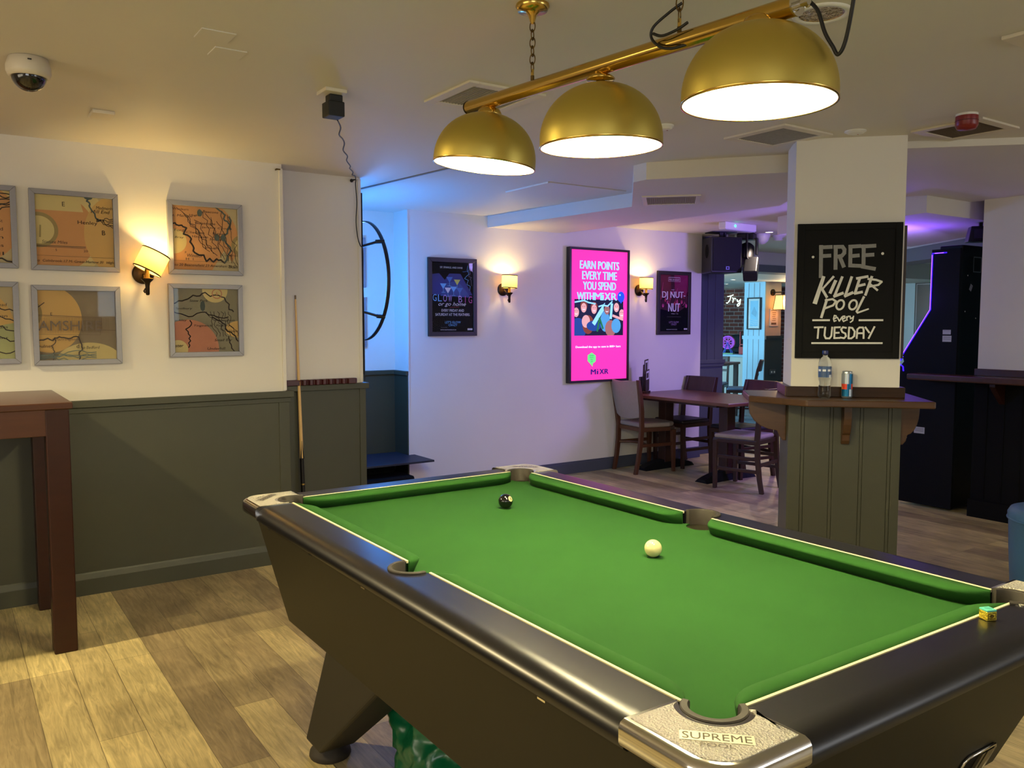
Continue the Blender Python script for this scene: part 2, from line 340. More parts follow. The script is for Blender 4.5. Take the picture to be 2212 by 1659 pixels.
b.box(-3.452, -3.44, -0.4, 2.8, 0.85, 2.09, M_fill_warm); struct('fill_pane_2', b)  # unseen side pane, added as warm fill light
b = MB(); b.box(7.19, 7.23, 8.7, 12.1, 0.60, 0.66, wall_white); b.box(7.19, 7.23, 8.7, 12.1, 2.0, 2.06, wall_white)
for y in (8.7, 10.37, 12.04): b.box(7.19, 7.23, y, y + 0.06, 0.66, 2.0, wall_white)
b.box(7.195, 7.215, 8.75, 12.05, 0.65, 2.01, M_pane3); struct('window_3', b)

# the pillar, square and turned 45 degrees, with panelled base
PR = math.radians(-45); PL = (3.795, 2.55, 0)     # local -Y faces the viewer
b = MB(); b.box(-0.262, 0.262, 0.0, 0.30, 0, CZ, wall_white); o = struct('wall_pillar', b); o.location = PL; o.rotation_euler = (0, 0, PR)
b = MB(); b.box(-0.268, 0.268, -0.01, 0.31, 0, 1.03, dado_grey)
xs = [-0.20, -0.06, 0.085, 0.22]
b2 = MB()
prof = [-0.268]
pts = [(-0.272, -0.004)]
for x in xs: pts += [(x - 0.0095, -0.016), (x - 0.008, -0.0125), (x - 0.0065, -0.016), (x + 0.0065, -0.016), (x + 0.008, -0.0125), (x + 0.0095, -0.016)]
pts = [(-0.272, 0.30), (-0.272, -0.016)] + pts[1:] + [(0.272, -0.016), (0.272, 0.30)]
b2.prism(pts, 0, 1.035, dado_grey)
o = struct('trim_12', b2); o.location = PL; o.rotation_euler = (0, 0, PR)

# plan of the pillar shelf, in the pillar's frame
t = thing('bar_shelf', 'dark oak drinks shelf wrapped around the white pillar', 'shelf', (PL[0], PL[1], 1.06), PR)
b = MB(); shelf = [(-0.215, -0.215), (0.375, -0.215), (0.375, 0.36), (-0.47, 0.36), (-0.47, 0.0)]
b.prism(shelf, -0.034, 0.0, M_oak); b.build('shelf_top', t, 0.006)
b = MB(); b.box(-0.285, 0.285, -0.022, -0.0165, 0.0, 0.052, M_oak); b.box(-0.285, 0.285, -0.022, -0.001, 0.0, 0.052, M_oak); b.box(-0.290, -0.264, -0.0, 0.32, 0, 0.052, M_oak); b.box(0.264, 0.290, 0.0, 0.32, 0, 0.052, M_oak); b.build('upstand', t, 0.003)
def bracket(px, py, rot, d):
    b = MB(); b.T = TR(px, py, -0.034) @ RZ(rot)
    pr = [(0, 0), (-d, 0), (-d, -0.035)] + [(-0.032 - (d - 0.032) * math.cos(a), -0.035 - 0.12 * math.sin(a)) for a in [0.3, 0.6, 0.9, 1.2, 1.5]] + [(-0.03, -0.185), (-0.015, -0.205), (0, -0.205)]
    vs = [(-0.019, y, z) for y, z in pr] + [(0.019, y, z) for y, z in pr]; n = len(pr)
    b.add(vs, [tuple(range(n)), tuple(range(2 * n - 1, n - 1, -1))] + [(k, k + n, (k + 1) % n + n, (k + 1) % n) for k in range(n)], M_oak)
    b.build('bracket', t, 0.003)
bracket(0.005, -0.016, 0, 0.07); bracket(-0.272, 0.08, math.radians(-90), 0.19); bracket(0.272, 0.02, math.radians(90), 0.09)
b = MB(); b.box(-0.015, 0.015, -0.03, 0, -0.03, 0.03, M_white_plastic)
o = b.build('socket_box', None, 0.004); o.location = (4.035, 2.385, 0.88); o.rotation_euler = (0, 0, math.radians(45)); tag(o, 'small white box fixed to the right edge of the panelled pillar', 'socket')

# ---------------------------------------------------------------- pool table
HX, HY, TZ, BZ = 0.495, 0.966, 0.83, 0.79
TX, TY = 1.463, 1.826
cl_m = pm('green_baize', (37, 79, 31), 0.95, var=0.10, vscale=5, bump=0.05, bscale=900, spec=0.15)
cl_side = pm('green_baize_cushion', (39, 82, 31), 0.95, var=0.06, vscale=8, spec=0.15)
trim_m = pm('cream_rail_trim', (236, 226, 182), 0.4)
rub = pm('brown_black_rubber', (48, 42, 34), 0.7, var=0.15, vscale=30)
cab_m = pm('black_brown_laminate', (31, 28, 16), 0.5, var=0.04, vscale=3, spec=0.3)
leg_m = pm('dark_leg_laminate', (27, 25, 20), 0.55)
T = thing('pool_table', 'black pub pool table with green cloth and chrome corner plates', 'pool table', (TX, TY, 0))
PK = []     # pocket centres: corner and middle
for sx in (-1, 1):
    for sy in (-1, 1): PK.append((sx * (HX - 0.018), sy * (HY - 0.016), 'c', sx, sy))
    PK.append((sx * (HX + 0.022), 0.0, 'm', sx, 0))
RC, RM = 0.040, 0.048
# cloth bed with the six pocket cut-outs
def corner_arc(sx, sy):
    cx, cy = sx * (HX + 0.006), sy * (HY + 0.008); p = []
    for k in range(13):
        a = PI / 2 * k / 12 + PI; q = (cx + sx * RC * math.cos(a), cy + sy * RC * math.sin(a)); p.append(q)
    a0 = (sx * (HX + 0.02), cy - sy * math.sqrt(RC ** 2 - 0.014 ** 2)); a1 = (cx - sx * math.sqrt(RC ** 2 - 0.012 ** 2), sy * (HY + 0.02))
    return [a1] + p + [a0]          # from the end rail side round to the long rail side
def mid_arc(sx):
    cx = sx * (HX + 0.022); d = math.sqrt(RM ** 2 - 0.002 ** 2); p = []
    aa = math.atan2(d, 0.002)
    for k in range(11):
        a = PI - aa + 2 * aa * k / 10; p.append((cx + sx * RM * math.cos(a), RM * math.sin(a)))
    return p                         # from +y to -y
out = corner_arc(1, 1) + mid_arc(1) + corner_arc(1, -1)[::-1] + corner_arc(-1, -1) + mid_arc(-1)[::-1] + corner_arc(-1, 1)[::-1]
b = MB(); b.prism(out, BZ - 0.03, BZ, cl_m); bed = b.build('cloth_bed', T)
# cushions
def cushion(p0, p1, nrm, e0=0.095, e1=0.095):
    L = math.hypot(p1[0] - p0[0], p1[1] - p0[1]); ux, uy = (p1[0] - p0[0]) / L, (p1[1] - p0[1]) / L
    ss = sorted(set([e0 * (1 - math.cos(PI / 2 * k / 7)) for k in range(8)] + [L - e1 * (1 - math.cos(PI / 2 * k / 7)) for k in range(8)] + [L * k / 10 for k in range(2, 9)]))
    rings = []
    for q in ss:
        d = 0.054
        if q < e0: d *= max(0.0, 1 - (1 - q / e0) ** 2) ** 0.75
        if L - q < e1: d *= max(0.0, 1 - (1 - (L - q) / e1) ** 2) ** 0.75
        d = max(d, 0.004); pr = [(0.0, TZ), (d * 0.55, TZ - 0.001), (d * 0.9, TZ - 0.004), (d, TZ - 0.0085), (d * 0.98, TZ - 0.0125), (d * 0.62, BZ), (0, BZ)]
        rings.append([(p0[0] + ux * q + nrm[0] * w, p0[1] + uy * q + nrm[1] * w, z) for w, z in pr])
    b = MB(); b.loft(rings, cl_side, True); o = b.build('cushion', T); return o
gc, gm, ge = 0.066, 0.060, 0.057
def trim(x0, x1, y0, y1):
    b = MB(); b.box(x0, x1, y0, y1, TZ - 0.006, TZ + 0.0012, trim_m); b.build('cushion_trim', T, 0.0006)
for sx in (-1, 1):
    cushion((sx * HX, -HY + gc), (sx * HX, -gm), (-sx, 0), 0.095, 0.05); cushion((sx * HX, gm), (sx * HX, HY - gc), (-sx, 0), 0.05, 0.095)
    for y0, y1 in ((-HY + gc, -gm), (gm, HY - gc)): trim(min(sx * HX, sx * (HX + 0.0065)), max(sx * HX, sx * (HX + 0.0065)), y0, y1)
for sy in (-1, 1):
    cushion((-HX + ge, sy * HY), (HX - ge, sy * HY), (0, -sy)); trim(-HX + ge, HX - ge, min(sy * HY, sy * (HY + 0.0065)), max(sy * HY, sy * (HY + 0.0065)))
# wooden rails with rounded outer edge
def rail_prof(xi):
    o = [(xi, TZ - 0.052), (xi, TZ - 0.003), (max(xi, 0) + 0.003, TZ), (0.080, TZ)]
    o += [(0.080 + 0.050 * math.sin(a), TZ - 0.036 + 0.036 * math.cos(a)) for a in [PI / 2 * k / 8 for k in range(1, 9)]]
    o += [(0.128, TZ - 0.044), (0.120, TZ - 0.050), (0.10, TZ - 0.052)]
    return o
RW = 0.13
for sx in (-1, 1):
    ys = sorted(set([-HY + 0.066, HY - 0.066] + [0.059 * math.sin(PI / 2 * k / 10) for k in range(-10, 11)] + [-0.5, 0.5]))
    rings = []
    for y in ys:
        xi = 0.0065
        if abs(y) < 0.059: xi = max(0.0065, 0.016 + math.sqrt(max(0, 0.059 ** 2 - y * y)))
        rings.append([(sx * (HX + w), y, z) for w, z in rail_prof(xi)])
    b = MB(); b.loft(rings, M_black_satin, True); b.build('rail', T).modifiers.new('es', 'EDGE_SPLIT').split_angle = math.radians(35)
for sy in (-1, 1):
    b = MB(); b.loft([[(x, sy * (HY + w), z) for w, z in rail_prof(0.0065)] for x in (-HX + 0.056, 0, HX - 0.056)], M_black_satin, True)
    b.build('rail', T).modifiers.new('es', 'EDGE_SPLIT').split_angle = math.radians(35)
# pocket liners
for px, py, kd, sx, sy in PK:
    r0, r1 = (RC, 0.054) if kd == 'c' else (RM, 0.060)
    base = math.degrees(math.atan2(sy, sx)); sp = 112 if kd == 'c' else 98; zb = 0.70 if kd == 'c' else 0.762
    b = MB()
    ang = [base - sp + 2 * sp * k / 28 for k in range(29)]
    rings = []
    for a in ang:
        c_, s_ = math.cos(math.radians(a)), math.sin(math.radians(a))
        rings.append([(px + r * c_, py + r * s_, z) for r, z in ((r0, zb), (r0, TZ + 0.002), (r0 + 0.002, TZ + 0.005), (r1 - 0.002, TZ + 0.005), (r1, TZ + 0.003), (r1, zb))])
    b.loft(rings, rub, True)
    o = b.build('pocket_liner', T); o.modifiers.new('es', 'EDGE_SPLIT').split_angle = math.radians(40)
    b = MB(); b.T = TR(px, py, zb - 0.01); b.lathe([(r0 + 0.003, 0), (r0 + 0.003, 0.012)], M_blackmatt, 20, False); b.build('pocket_base', T)
# chrome corner castings
ham = pm('hammered_chrome', (232, 226, 206), 0.32, 0.9, bump=1.0, bscale=260)
def resample(P, n):
    d = [0.0]
    for k in range(1, len(P)): d.append(d[-1] + math.hypot(P[k][0] - P[k - 1][0], P[k][1] - P[k - 1][1]))
    o = []; k = 0
    for q in range(n + 1):
        t = d[-1] * q / n
        while k < len(P) - 2 and d[k + 1] < t: k += 1
        f = (t - d[k]) / max(1e-9, d[k + 1] - d[k]); o.append((P[k][0] + (P[k + 1][0] - P[k][0]) * f, P[k][1] + (P[k + 1][1] - P[k][1]) * f))
    return o
def plate_paths(off, r, end, rc=0.07, n=44):
    X, Y = HX + RW + 0.003 - off, HY + RW + 0.003 - off; rc = rc - off; cx, cy = HX - 0.018, HY - 0.016
    outer = [(HX - 0.062 + end, Y)] + [(X - rc + rc * math.sin(a), Y - rc + rc * math.cos(a)) for a in [PI / 2 * k / 10 for k in range(11)]] + [(X, HY - 0.072 + end)]
    inner = [(HX - 0.062 + end, HY + 0.008 + end)] + [(cx + r * math.cos(math.radians(a)), cy + r * math.sin(math.radians(a))) for a in [138 - 180 * k / 20 for k in range(21)]] + [(HX + 0.008 + end, HY - 0.072 + end)]
    return resample(outer, n), resample(inner, n)
for sx in (-1, 1):
    for sy in (-1, 1):
        (o0, i0), (o1, _), (o2, _) = plate_paths(0, 0.0545, 0), plate_paths(0.004, 0.0545, 0), plate_paths(0.013, 0.0545, 0)
        rings = [[(sx * x, sy * y, z) for (x, y), z in ((i0[k], TZ - 0.04), (i0[k], TZ + 0.002), (o2[k], TZ + 0.002), (o1[k], TZ - 0.002), (o0[k], TZ - 0.011), (o0[k], TZ - 0.034), (o1[k], TZ - 0.04))] for k in range(45)]
        b = MB(); b.loft(rings, M_chrome, True); o = b.build('corner_plate', T); o.modifiers.new('es', 'EDGE_SPLIT').split_angle = math.radians(50)
        q2, j2 = plate_paths(0.018, 0.064, 0.008)
        rings = [[(sx * x, sy * y, z) for (x, y), z in ((j2[k], TZ), (j2[k], TZ + 0.0034), (q2[k], TZ + 0.0034), (q2[k], TZ))] for k in range(45)]
        b = MB(); b.loft(rings, ham, False); b.build('textured_panel', o)
        b = MB(); cx, cy = sx * (HX + 0.062), sy * (HY + 0.062)
        b.T = TR(cx, cy, TZ + 0.0036) @ RZ(math.atan2(sy, sx) + PI / 2) @ RX(-PI / 2)
        b.lay = 0; b.rect(-0.054, -0.001, 0.054, 0.0265, pm('embossed_plate', (222, 216, 194), 0.36, 0.9)); b.text('SUPREME', 0, 0.0128, 0.020, pm('lettering_dark_chrome', (104, 98, 84), 0.35, 1.0), 0.100); b.text('POOL', 0, -0.012, 0.011, MATS['lettering_dark_chrome'], 0.05)
        b.build('lettering', o)
# cabinet and legs
b = MB(); t0, t1, b0, b1 = HX + 0.084, HY + 0.098, HX + 0.022, HY - 0.056
b.hexa([(-b0, -b1, 0.42), (b0, -b1, 0.42), (b0, b1, 0.42), (-b0, b1, 0.42)], [(-t0, -t1, 0.785), (t0, -t1, 0.785), (t0, t1, 0.785), (-t0, t1, 0.785)], cab_m)
cabin = b.build('cabinet', T, 0.004)
for sx in (-1, 1):
    for sy in (-1, 1):
        b = MB(); x0, x1 = sx * (HX + 0.012), sx * (HX - 0.15); y0, y1 = 0.22, 0.605; u0, u1, w0, w1 = sx * (HX + 0.012), sx * (HX - 0.115), 0.68, 0.805
        def q(xa, xb, ya, yb, z):
            P = [(xa, sy * ya, z), (xb, sy * ya, z), (xb, sy * yb, z), (xa, sy * yb, z)]
            return P if (xb - xa) * sy * (yb - ya) > 0 else P[::-1]
        b.hexa(q(u0, u1, w0, w1, 0.045), q(x0, x1, y0, y1, 0.425), leg_m); lg = b.build('leg', T, 0.012, 3)
        b = MB(); b.T = TR(sx * (HX - 0.052), sy * 0.742, 0); b.lathe([(0.066, 0), (0.069, 0.006), (0.066, 0.02), (0.05, 0.034), (0.045, 0.05)], rub, 24); b.build('foot', lg)
# coin panel on the near end
def on_end(u, z, d):   # point on the sloping near end panel
    y = -(b1 + (t1 - b1) * (z - 0.42) / 0.365); return (u, y - d, z)
fr = [(0.318, 0.425), (0.438, 0.425), (0.446, 0.433), (0.446, 0.497), (0.438, 0.505), (0.322, 0.507), (0.313, 0.498), (0.313, 0.43)]
b = MB(); b.add([on_end(u, z, 0.001) for u, z in fr], [tuple(range(len(fr)))], M_blackmatt); cpn = b.build('coin_panel', T)
b = MB(); b.tube([on_end(u, z, 0.004) for u, z in fr] + [on_end(*fr[0], 0.004)], 0.0035, M_chrome, 8); b.build('panel_frame', cpn)
for u0_, u1_ in ((0.39, 0.402), (0.412, 0.436)):
    b = MB(); P0 = [on_end(u0_, 0.435, 0.001), on_end(u1_, 0.435, 0.001), on_end(u1_, 0.495, 0.001), on_end(u0_, 0.495, 0.001)]; P1 = [on_end(u0_, 0.435, 0.007), on_end(u1_, 0.435, 0.007), on_end(u1_, 0.495, 0.007), on_end(u0_, 0.495, 0.007)]
    b.hexa(P0, P1, pm('dull_steel', (130, 122, 100), 0.4, 0.9)); b.build('coin_slide', cpn)
# small bright fixing staples under the rail
for y in (-0.62, 0.17, 0.55, 0.93):
    b = MB(); b.box(-(t0 - 0.0055), -(t0 - 0.014), y - 0.012, y + 0.012, 0.742, 0.746, M_chrome); b.build('fixing_clip', T)

# balls and chalk
b = MB(); R_ = 0.0254; blk = pm('black_phenolic', (12, 12, 12), 0.12, coat=0.5); wht = pm('ivory_phenolic', (238, 226, 160), 0.15, coat=0.4)
b.sphere((0, 0, R_), R_, blk, 40, 24); ob = b.build('black_ball', None); ob.location = (1.611, 2.396, BZ)
tag(ob, 'black eight ball near the far corner pocket on the green cloth', 'ball')
b = MB(); d = Vector((0.26, -0.86, 0.46)).normalized()
def cap(bm_, r, h, m):
    q = d.to_track_quat('Z', 'Y').to_matrix().to_4x4(); bm_.T = TR(0, 0, R_) @ q
    bm_.lathe([(0.0005, math.sqrt(R_ * R_ * h * h))] + [(r * k / 6, math.sqrt((R_ * h) ** 2 - (r * k / 6) ** 2)) for k in range(1, 7)], m, 24, caps=False)
cap(b, 0.0098, 1.012, wht); b.lay = 0.0
b.T = b.T @ TR(0, 0, R_ * 1.018) @ RX(-PI / 2); b.text('8', 0, 0, 0.0095, blk); sp = b.build('number_spot', ob)
b = MB(); b.sphere((0, 0, 0.0243), 0.0243, wht, 40, 24); ob = b.build('cue_ball', None); ob.location = (1.61, 1.661, BZ)
tag(ob, 'cream white cue ball in the middle of the green cloth', 'ball')
ck = thing('chalk_cube', 'small cue chalk cube in gold foil on the black rail', 'chalk', (1.757, 0.835, TZ + 0.0005), math.radians(-22))
gold = pm('gold_foil', (214, 190, 60), 0.28, 0.9, bump=0.4, bscale=300); chk = pm('turquoise_chalk', (92, 190, 172), 0.9)
b = MB(); b.box(-0.0115, 0.0115, -0.0115, 0.0115, 0, 0.0185, gold)
o = b.build('foil_wrapper', ck, 0.0012)
b = MB(); b.T = TR(0, -0.0117, 0.009); gd = pm('foil_print', (104, 84, 20), 0.4, 0.6)
b.line([(-0.0085, -0.0065), (0.0085, -0.0065), (0.0085, 0.0065), (-0.0085, 0.0065), (-0.0085, -0.0065)], 0.001, gd); b.disc(0, 0.001, 0.004, gd); b.rect(-0.007, -0.005, 0.007, -0.0035, gd)
b.build('printed_emblem', o)
b = MB(); b.box(-0.0115, 0.0115, -0.0115, 0.0115, 0.0185, 0.0225, chk); b.T = TR(0, 0, 0.0226); b.lathe([(0.0075, 0.0), (0.005, 0.0002), (0.0003, 0.0003)], pm('worn_chalk', (70, 160, 148), 0.95), 16); b.build('chalk_top', ck, 0.0012)

# ---------------------------------------------------------------- brass pool lamp
LX = 1.463
A0, A1 = Vector((LX, 2.388, 2.140)), Vector((LX, 1.118, 2.081))
def barp(y): return Vector((LX, y, A0.z + (A1.z - A0.z) * (A0.y - y) / (A0.y - A1.y)))
lamp = thing('pool_table_lamp', 'brass three-shade lamp hanging on chains above the pool table', 'lamp', (LX, 1.75, CZ))
LT = W2L((LX, 1.75, CZ))
b = MB(); b.T = LT; b.tube([A0, A1], 0.021, M_brass, 28); b.build('bar', lamp).modifiers.new('es', 'EDGE_SPLIT').split_angle = math.radians(40)
for P, Q in ((A0, A0 + Vector((0, 0.004, 0))), (A1, A1 - Vector((0, 0.004, 0)))):
    b = MB(); b.T = LT; b.tube([P, Q], 0.0222, M_chrome if P is A1 else pm('bronze_black', (40, 30, 18), 0.4, 0.8), 28); b.build('end_cap', lamp)
b = MB(); b.T = LT; b.tube([A1 + Vector((0, -0.002, 0.0)), A1 + Vector((0, -0.03, 0.0))], 0.008, M_chrome, 14); b.sphere(tuple(A1 + Vector((0.012, -0.018, 0.002))), 0.009, M_chrome, 12, 8); b.build('cable_gland', lamp)
sh_in = pm('white_enamel', (250, 246, 236), 0.5)
M_bulb = pm('lit_bulb', (255, 236, 190), 0.3, emit=40, ecol=(255, 226, 160))
LAMP_E = 27
for i, (y, tx, ty) in enumerate(((2.268, 0.075, 0.068), (1.727, 0.01, -0.025), (1.207, 0.01, 0.003))):
    bp = barp(y); zt = bp.z - 0.021
    zr = 1.922 + (0.012 if i == 0 else -0.020 if i == 1 else -0.016)
    M0 = LT @ TR(LX, y, zr + 0.164) @ RX(tx) @ RY(ty) @ TR(0, 0, -0.164)
    R_s, Hs = 0.1625, 0.164
    prof = [(R_s, 0.0), (R_s * 0.999, 0.014)] + [(R_s * math.cos(a) ** 0.94, 0.014 + (Hs - 0.014) * math.sin(a) ** 0.96) for a in [PI / 2 * k / 16 for k in range(1, 16)]]
    b = MB(); b.T = M0; b.lathe(prof, M_brass2, 64, caps=False)
    shd = b.build('lamp_shade', lamp)
    b = MB(); b.T = M0; b.lathe([(r - 0.0035, z - (0.0 if z < 0.02 else 0.0035)) for r, z in prof[:-1]] + [(0.002, Hs - 0.004)], sh_in, 64, caps=False); b.build('shade_lining', shd, label='white enamel inside of the shade')
    b = MB(); b.T = M0; b.lathe([(R_s - 0.0035, 0.0), (R_s - 0.0035, -0.0018), (R_s + 0.001, -0.0018), (R_s + 0.001, 0.003)], M_brass, 64, caps=False); b.build('shade_rim', shd)
    # gallery cup and stem between bar and shade
    b = MB(); b.T = LT @ TR(LX, y, zr + 0.162)
    up = zt - (zr + 0.162)
    b.lathe([(0.012, -0.004), (0.012, up * 0.35), (0.036, up * 0.38), (0.038, up * 0.55), (0.032, up * 0.80), (0.020, up * 1.0), (0.014, up + 0.012)] if i == 1 else [(0.037, -0.008), (0.040, 0.0), (0.034, 0.012), (0.020, 0.02), (0.014, 0.025), (0.013, up + 0.004)], M_brass, 32); b.build('shade_holder', lamp)
    b = MB(); b.T = M0; b.sphere((0, 0, 0.075), 0.03, M_bulb, 16, 10); b.lathe([(0.014, 0.09), (0.014, 0.15)], M_white_plastic, 12); b.build('bulb', shd)
    light('pool_lamp_bulb', 'POINT', (LX, y, zr + 0.038), LAMP_E, (1.0, 0.88, 0.51), 0.03)
def chain(x, y0, zb, zt, n, name='chain'):
    b = MB(); L = (zt - zb) / n
    for k in range(n):
        b.T = LT @ TR(x, y0, zb + L * (k + 0.5)) @ RZ((k % 2) * PI / 2 + 0.5) @ RX(PI / 2); b.torus(0.0085, 0.0016, M_chain, 18, 6, sy=(L * 0.62) / 0.0085)
    return b.build(name, lamp)
for y, n in ((2.034, 6), (1.444, 6)):
    z0 = barp(y).z + 0.019
    b = MB(); b.T = LT; b.tube([(LX, y, z0), (LX, y, z0 + 0.016)], 0.0055, M_chain, 12); b.tube([(LX, y, z0 + 0.014), (LX, y, z0 + 0.034)], 0.0045, M_brass, 12); b.build('hook_stem', lamp)
    b = MB(); b.T = LT @ TR(LX, y, CZ); b.lathe([(0.048, 0), (0.050, -0.006), (0.046, -0.012), (0.044, -0.018), (0.022, -0.02), (0.018, -0.024), (0.012, -0.032), (0.007, -0.05), (0.004, -0.055)][::-1], M_brass, 32); b.build('ceiling_rose', lamp)
    chain(LX, y, z0 + 0.028, CZ - 0.05, n)
cab = pm('black_cable', (14, 13, 12), 0.5)
def spline(P, n=10):
    P = [Vector(p) for p in P]; o = []
    for i in range(len(P) - 1):
        a, b_, c, d_ = P[max(i - 1, 0)], P[i], P[i + 1], P[min(i + 2, len(P) - 1)]
        for k in range(n):
            t = k / n; o.append(0.5 * ((2 * b_) + (-a + c) * t + (2 * a - 5 * b_ + 4 * c - d_) * t * t + (-a + 3 * b_ - 3 * c + d_) * t ** 3))
    return o + [P[-1]]
b = MB(); b.T = LT
b.tube(spline([(LX + 0.004, 1.44, 2.185), (LX - 0.01, 1.47, 2.168), (LX - 0.03, 1.50, 2.14), (LX - 0.03, 1.505, 2.115), (LX - 0.03, 1.47, 2.085), (LX - 0.02, 1.43, 2.077), (LX + 0.01, 1.37, 2.09), (LX + 0.02, 1.34, 2.105)]), 0.0035, cab, 8)
b.tube(spline([(LX - 0.03, 1.50, 2.125), (LX - 0.03, 1.47, 2.112), (LX - 0.024, 1.43, 2.115), (LX - 0.018, 1.40, 2.125)]), 0.0035, cab, 8)
b.build('power_cable', lamp)
b = MB(); b.T = LT
b.tube(spline([tuple(A1 + Vector((0.012, -0.02, 0.006))), (LX + 0.012, 1.075, 2.06), (LX + 0.015, 1.06, 2.015), (LX + 0.02, 1.045, 1.985), (LX + 0.024, 1.034, 1.967), (LX + 0.02, 1.015, 1.992), (LX + 0.0, 0.985, 2.07), (LX - 0.01, 0.965, 2.17), (LX, 0.95, CZ)]), 0.004, cab, 8)
b.build('power_cable', lamp)

# ---------------------------------------------------------------- high table at the left
t = thing('high_table', 'tall dark red wooden bar table standing against the left wall', 'table', (-0.55, 4.43, 0))
b = MB(); b.box(-1.15, 1.012, -0.40, 0.40, 1.068, 1.096, M_darkwood_h); b.build('table_top', t, 0.004)
b = MB(); b.box(-1.08, 0.93, -0.395, -0.365, 0.955, 1.068, M_darkwood_h); b.build('apron', t, 0.003)
b = MB(); b.box(-1.08, 0.93, 0.335, 0.365, 0.955, 1.068, M_darkwood_h); b.build('apron', t, 0.003)
b = MB(); b.box(0.962, 0.992, -0.33, 0.33, 0.955, 1.068, M_darkwood_h); b.build('apron', t, 0.003)
for x in (-1.13, 0.905):
    for y in (-0.398, 0.27):
        b = MB(); b.box(x, x + 0.092, y, y + 0.092, 0, 1.068, M_darkwood); b.build('leg', t, 0.005)

# ---------------------------------------------------------------- framed maps
M_frame = pm('grey_silver_frame', (144, 143, 150), 0.42, 0.3, var=0.06, vscale=30, stretch=(1, 1, 6))
M_glass = pm('picture_glass', (255, 255, 255), 0.02, trans=1.0, ior=1.2)
paper = pm('map_paper', (200, 182, 138), 0.8, var=0.08, vscale=6); orange = pm('map_orange', (216, 158, 102), 0.8, var=0.04, vscale=6); orange2 = pm('map_amber', (220, 180, 110), 0.8, var=0.04)
cream = pm('map_cream', (222, 202, 138), 0.8); ring_ = pm('map_olive', (168, 148, 96), 0.8); ink = pm('map_ink', (62, 52, 48), 0.8); ink2 = pm('map_ink_light', (120, 98, 76), 0.8); pink = pm('map_pink', (206, 138, 108), 0.8); teal = pm('map_blue_green', (92, 104, 100), 0.8); green_ = pm('map_pale_green', (180, 182, 128), 0.8)
def wob(x0, z0, x1, z1, a, n, seed):
    r = random.Random(seed); P = []; dx, dz = x1 - x0, z1 - z0; L = math.hypot(dx, dz); o = 0
    for k in range(n + 1):
        o = o * 0.6 + r.uniform(-a, a); e = math.sin(PI * k / n) ** 0.5
        P.append((x0 + dx * k / n - dz / L * o * e, z0 + dz * k / n + dx / L * o * e))
    return P
def frame_picture(x0, x1, z0, z1, name, label, draw, fw=0.026, fmat=None, dep=0.028, group=None, y=4.86, base=None, glass=True, loc=None, rz=0):
    w, h = x1 - x0, z1 - z0
    t = thing(name, label, 'picture', loc or ((x0 + x1) / 2, y, (z0 + z1) / 2), rz, group)
    b = MB()
    for (a0, a1, c0, c1) in ((-w / 2, -w / 2 + fw, -h / 2, h / 2), (w / 2 - fw, w / 2, -h / 2, h / 2)):
        s = -1 if a0 < 0 else 1
        oi = fw; P = [(s * w / 2, -h / 2), (s * w / 2, h / 2), (s * (w / 2 - fw), h / 2 - fw), (s * (w / 2 - fw), -h / 2 + fw)]
        b.T = RX(PI / 2); b.prism(P, 0.001, dep, fmat or M_frame)
    for s in (-1, 1):
        P = [(-w / 2, s * h / 2), (w / 2, s * h / 2), (w / 2 - fw, s * (h / 2 - fw)), (-w / 2 + fw, s * (h / 2 - fw))]
        b.T = RX(PI / 2); b.prism(P, 0.001, dep, fmat or M_frame)
    b.build('frame', t, 0.002)
    iw, ih = w / 2 - fw + 0.001, h / 2 - fw + 0.001
    b = MB(); b.box(-iw - 0.005, iw + 0.005, -0.010, -0.002, -ih - 0.005, ih + 0.005, base or paper); b.lay = 0.0102; b.step = 0.00012; b.clip = (-iw, -ih, iw, ih)
    draw(b, iw, ih); b.build('print', t)
    if glass:
        b = MB(); b.box(-iw, iw, -0.0165, -0.0155, -ih, ih, M_glass); b.build('glass', t)
    return t
def drawA(b, w, h):
    b.disc(-0.06, 0.20, 0.34, cream); b.disc(0.02, 0.02, 0.20, orange)
    for k, s in enumerate(('Cannon St', 'Laxford', 'Ham', 'Lowes', 'Hill')): b.text(s, 0.10, 0.03 - k * 0.04, 0.016, ink, 0.09)
    for k in range(6): b.line(wob(0.02, 0.18 - k * 0.03, w, 0.16 - k * 0.012, 0.012, 10, k), 0.005, ink)
    b.line(wob(0.0, -0.12, w, -0.17, 0.01, 8, 9), 0.007, ink)
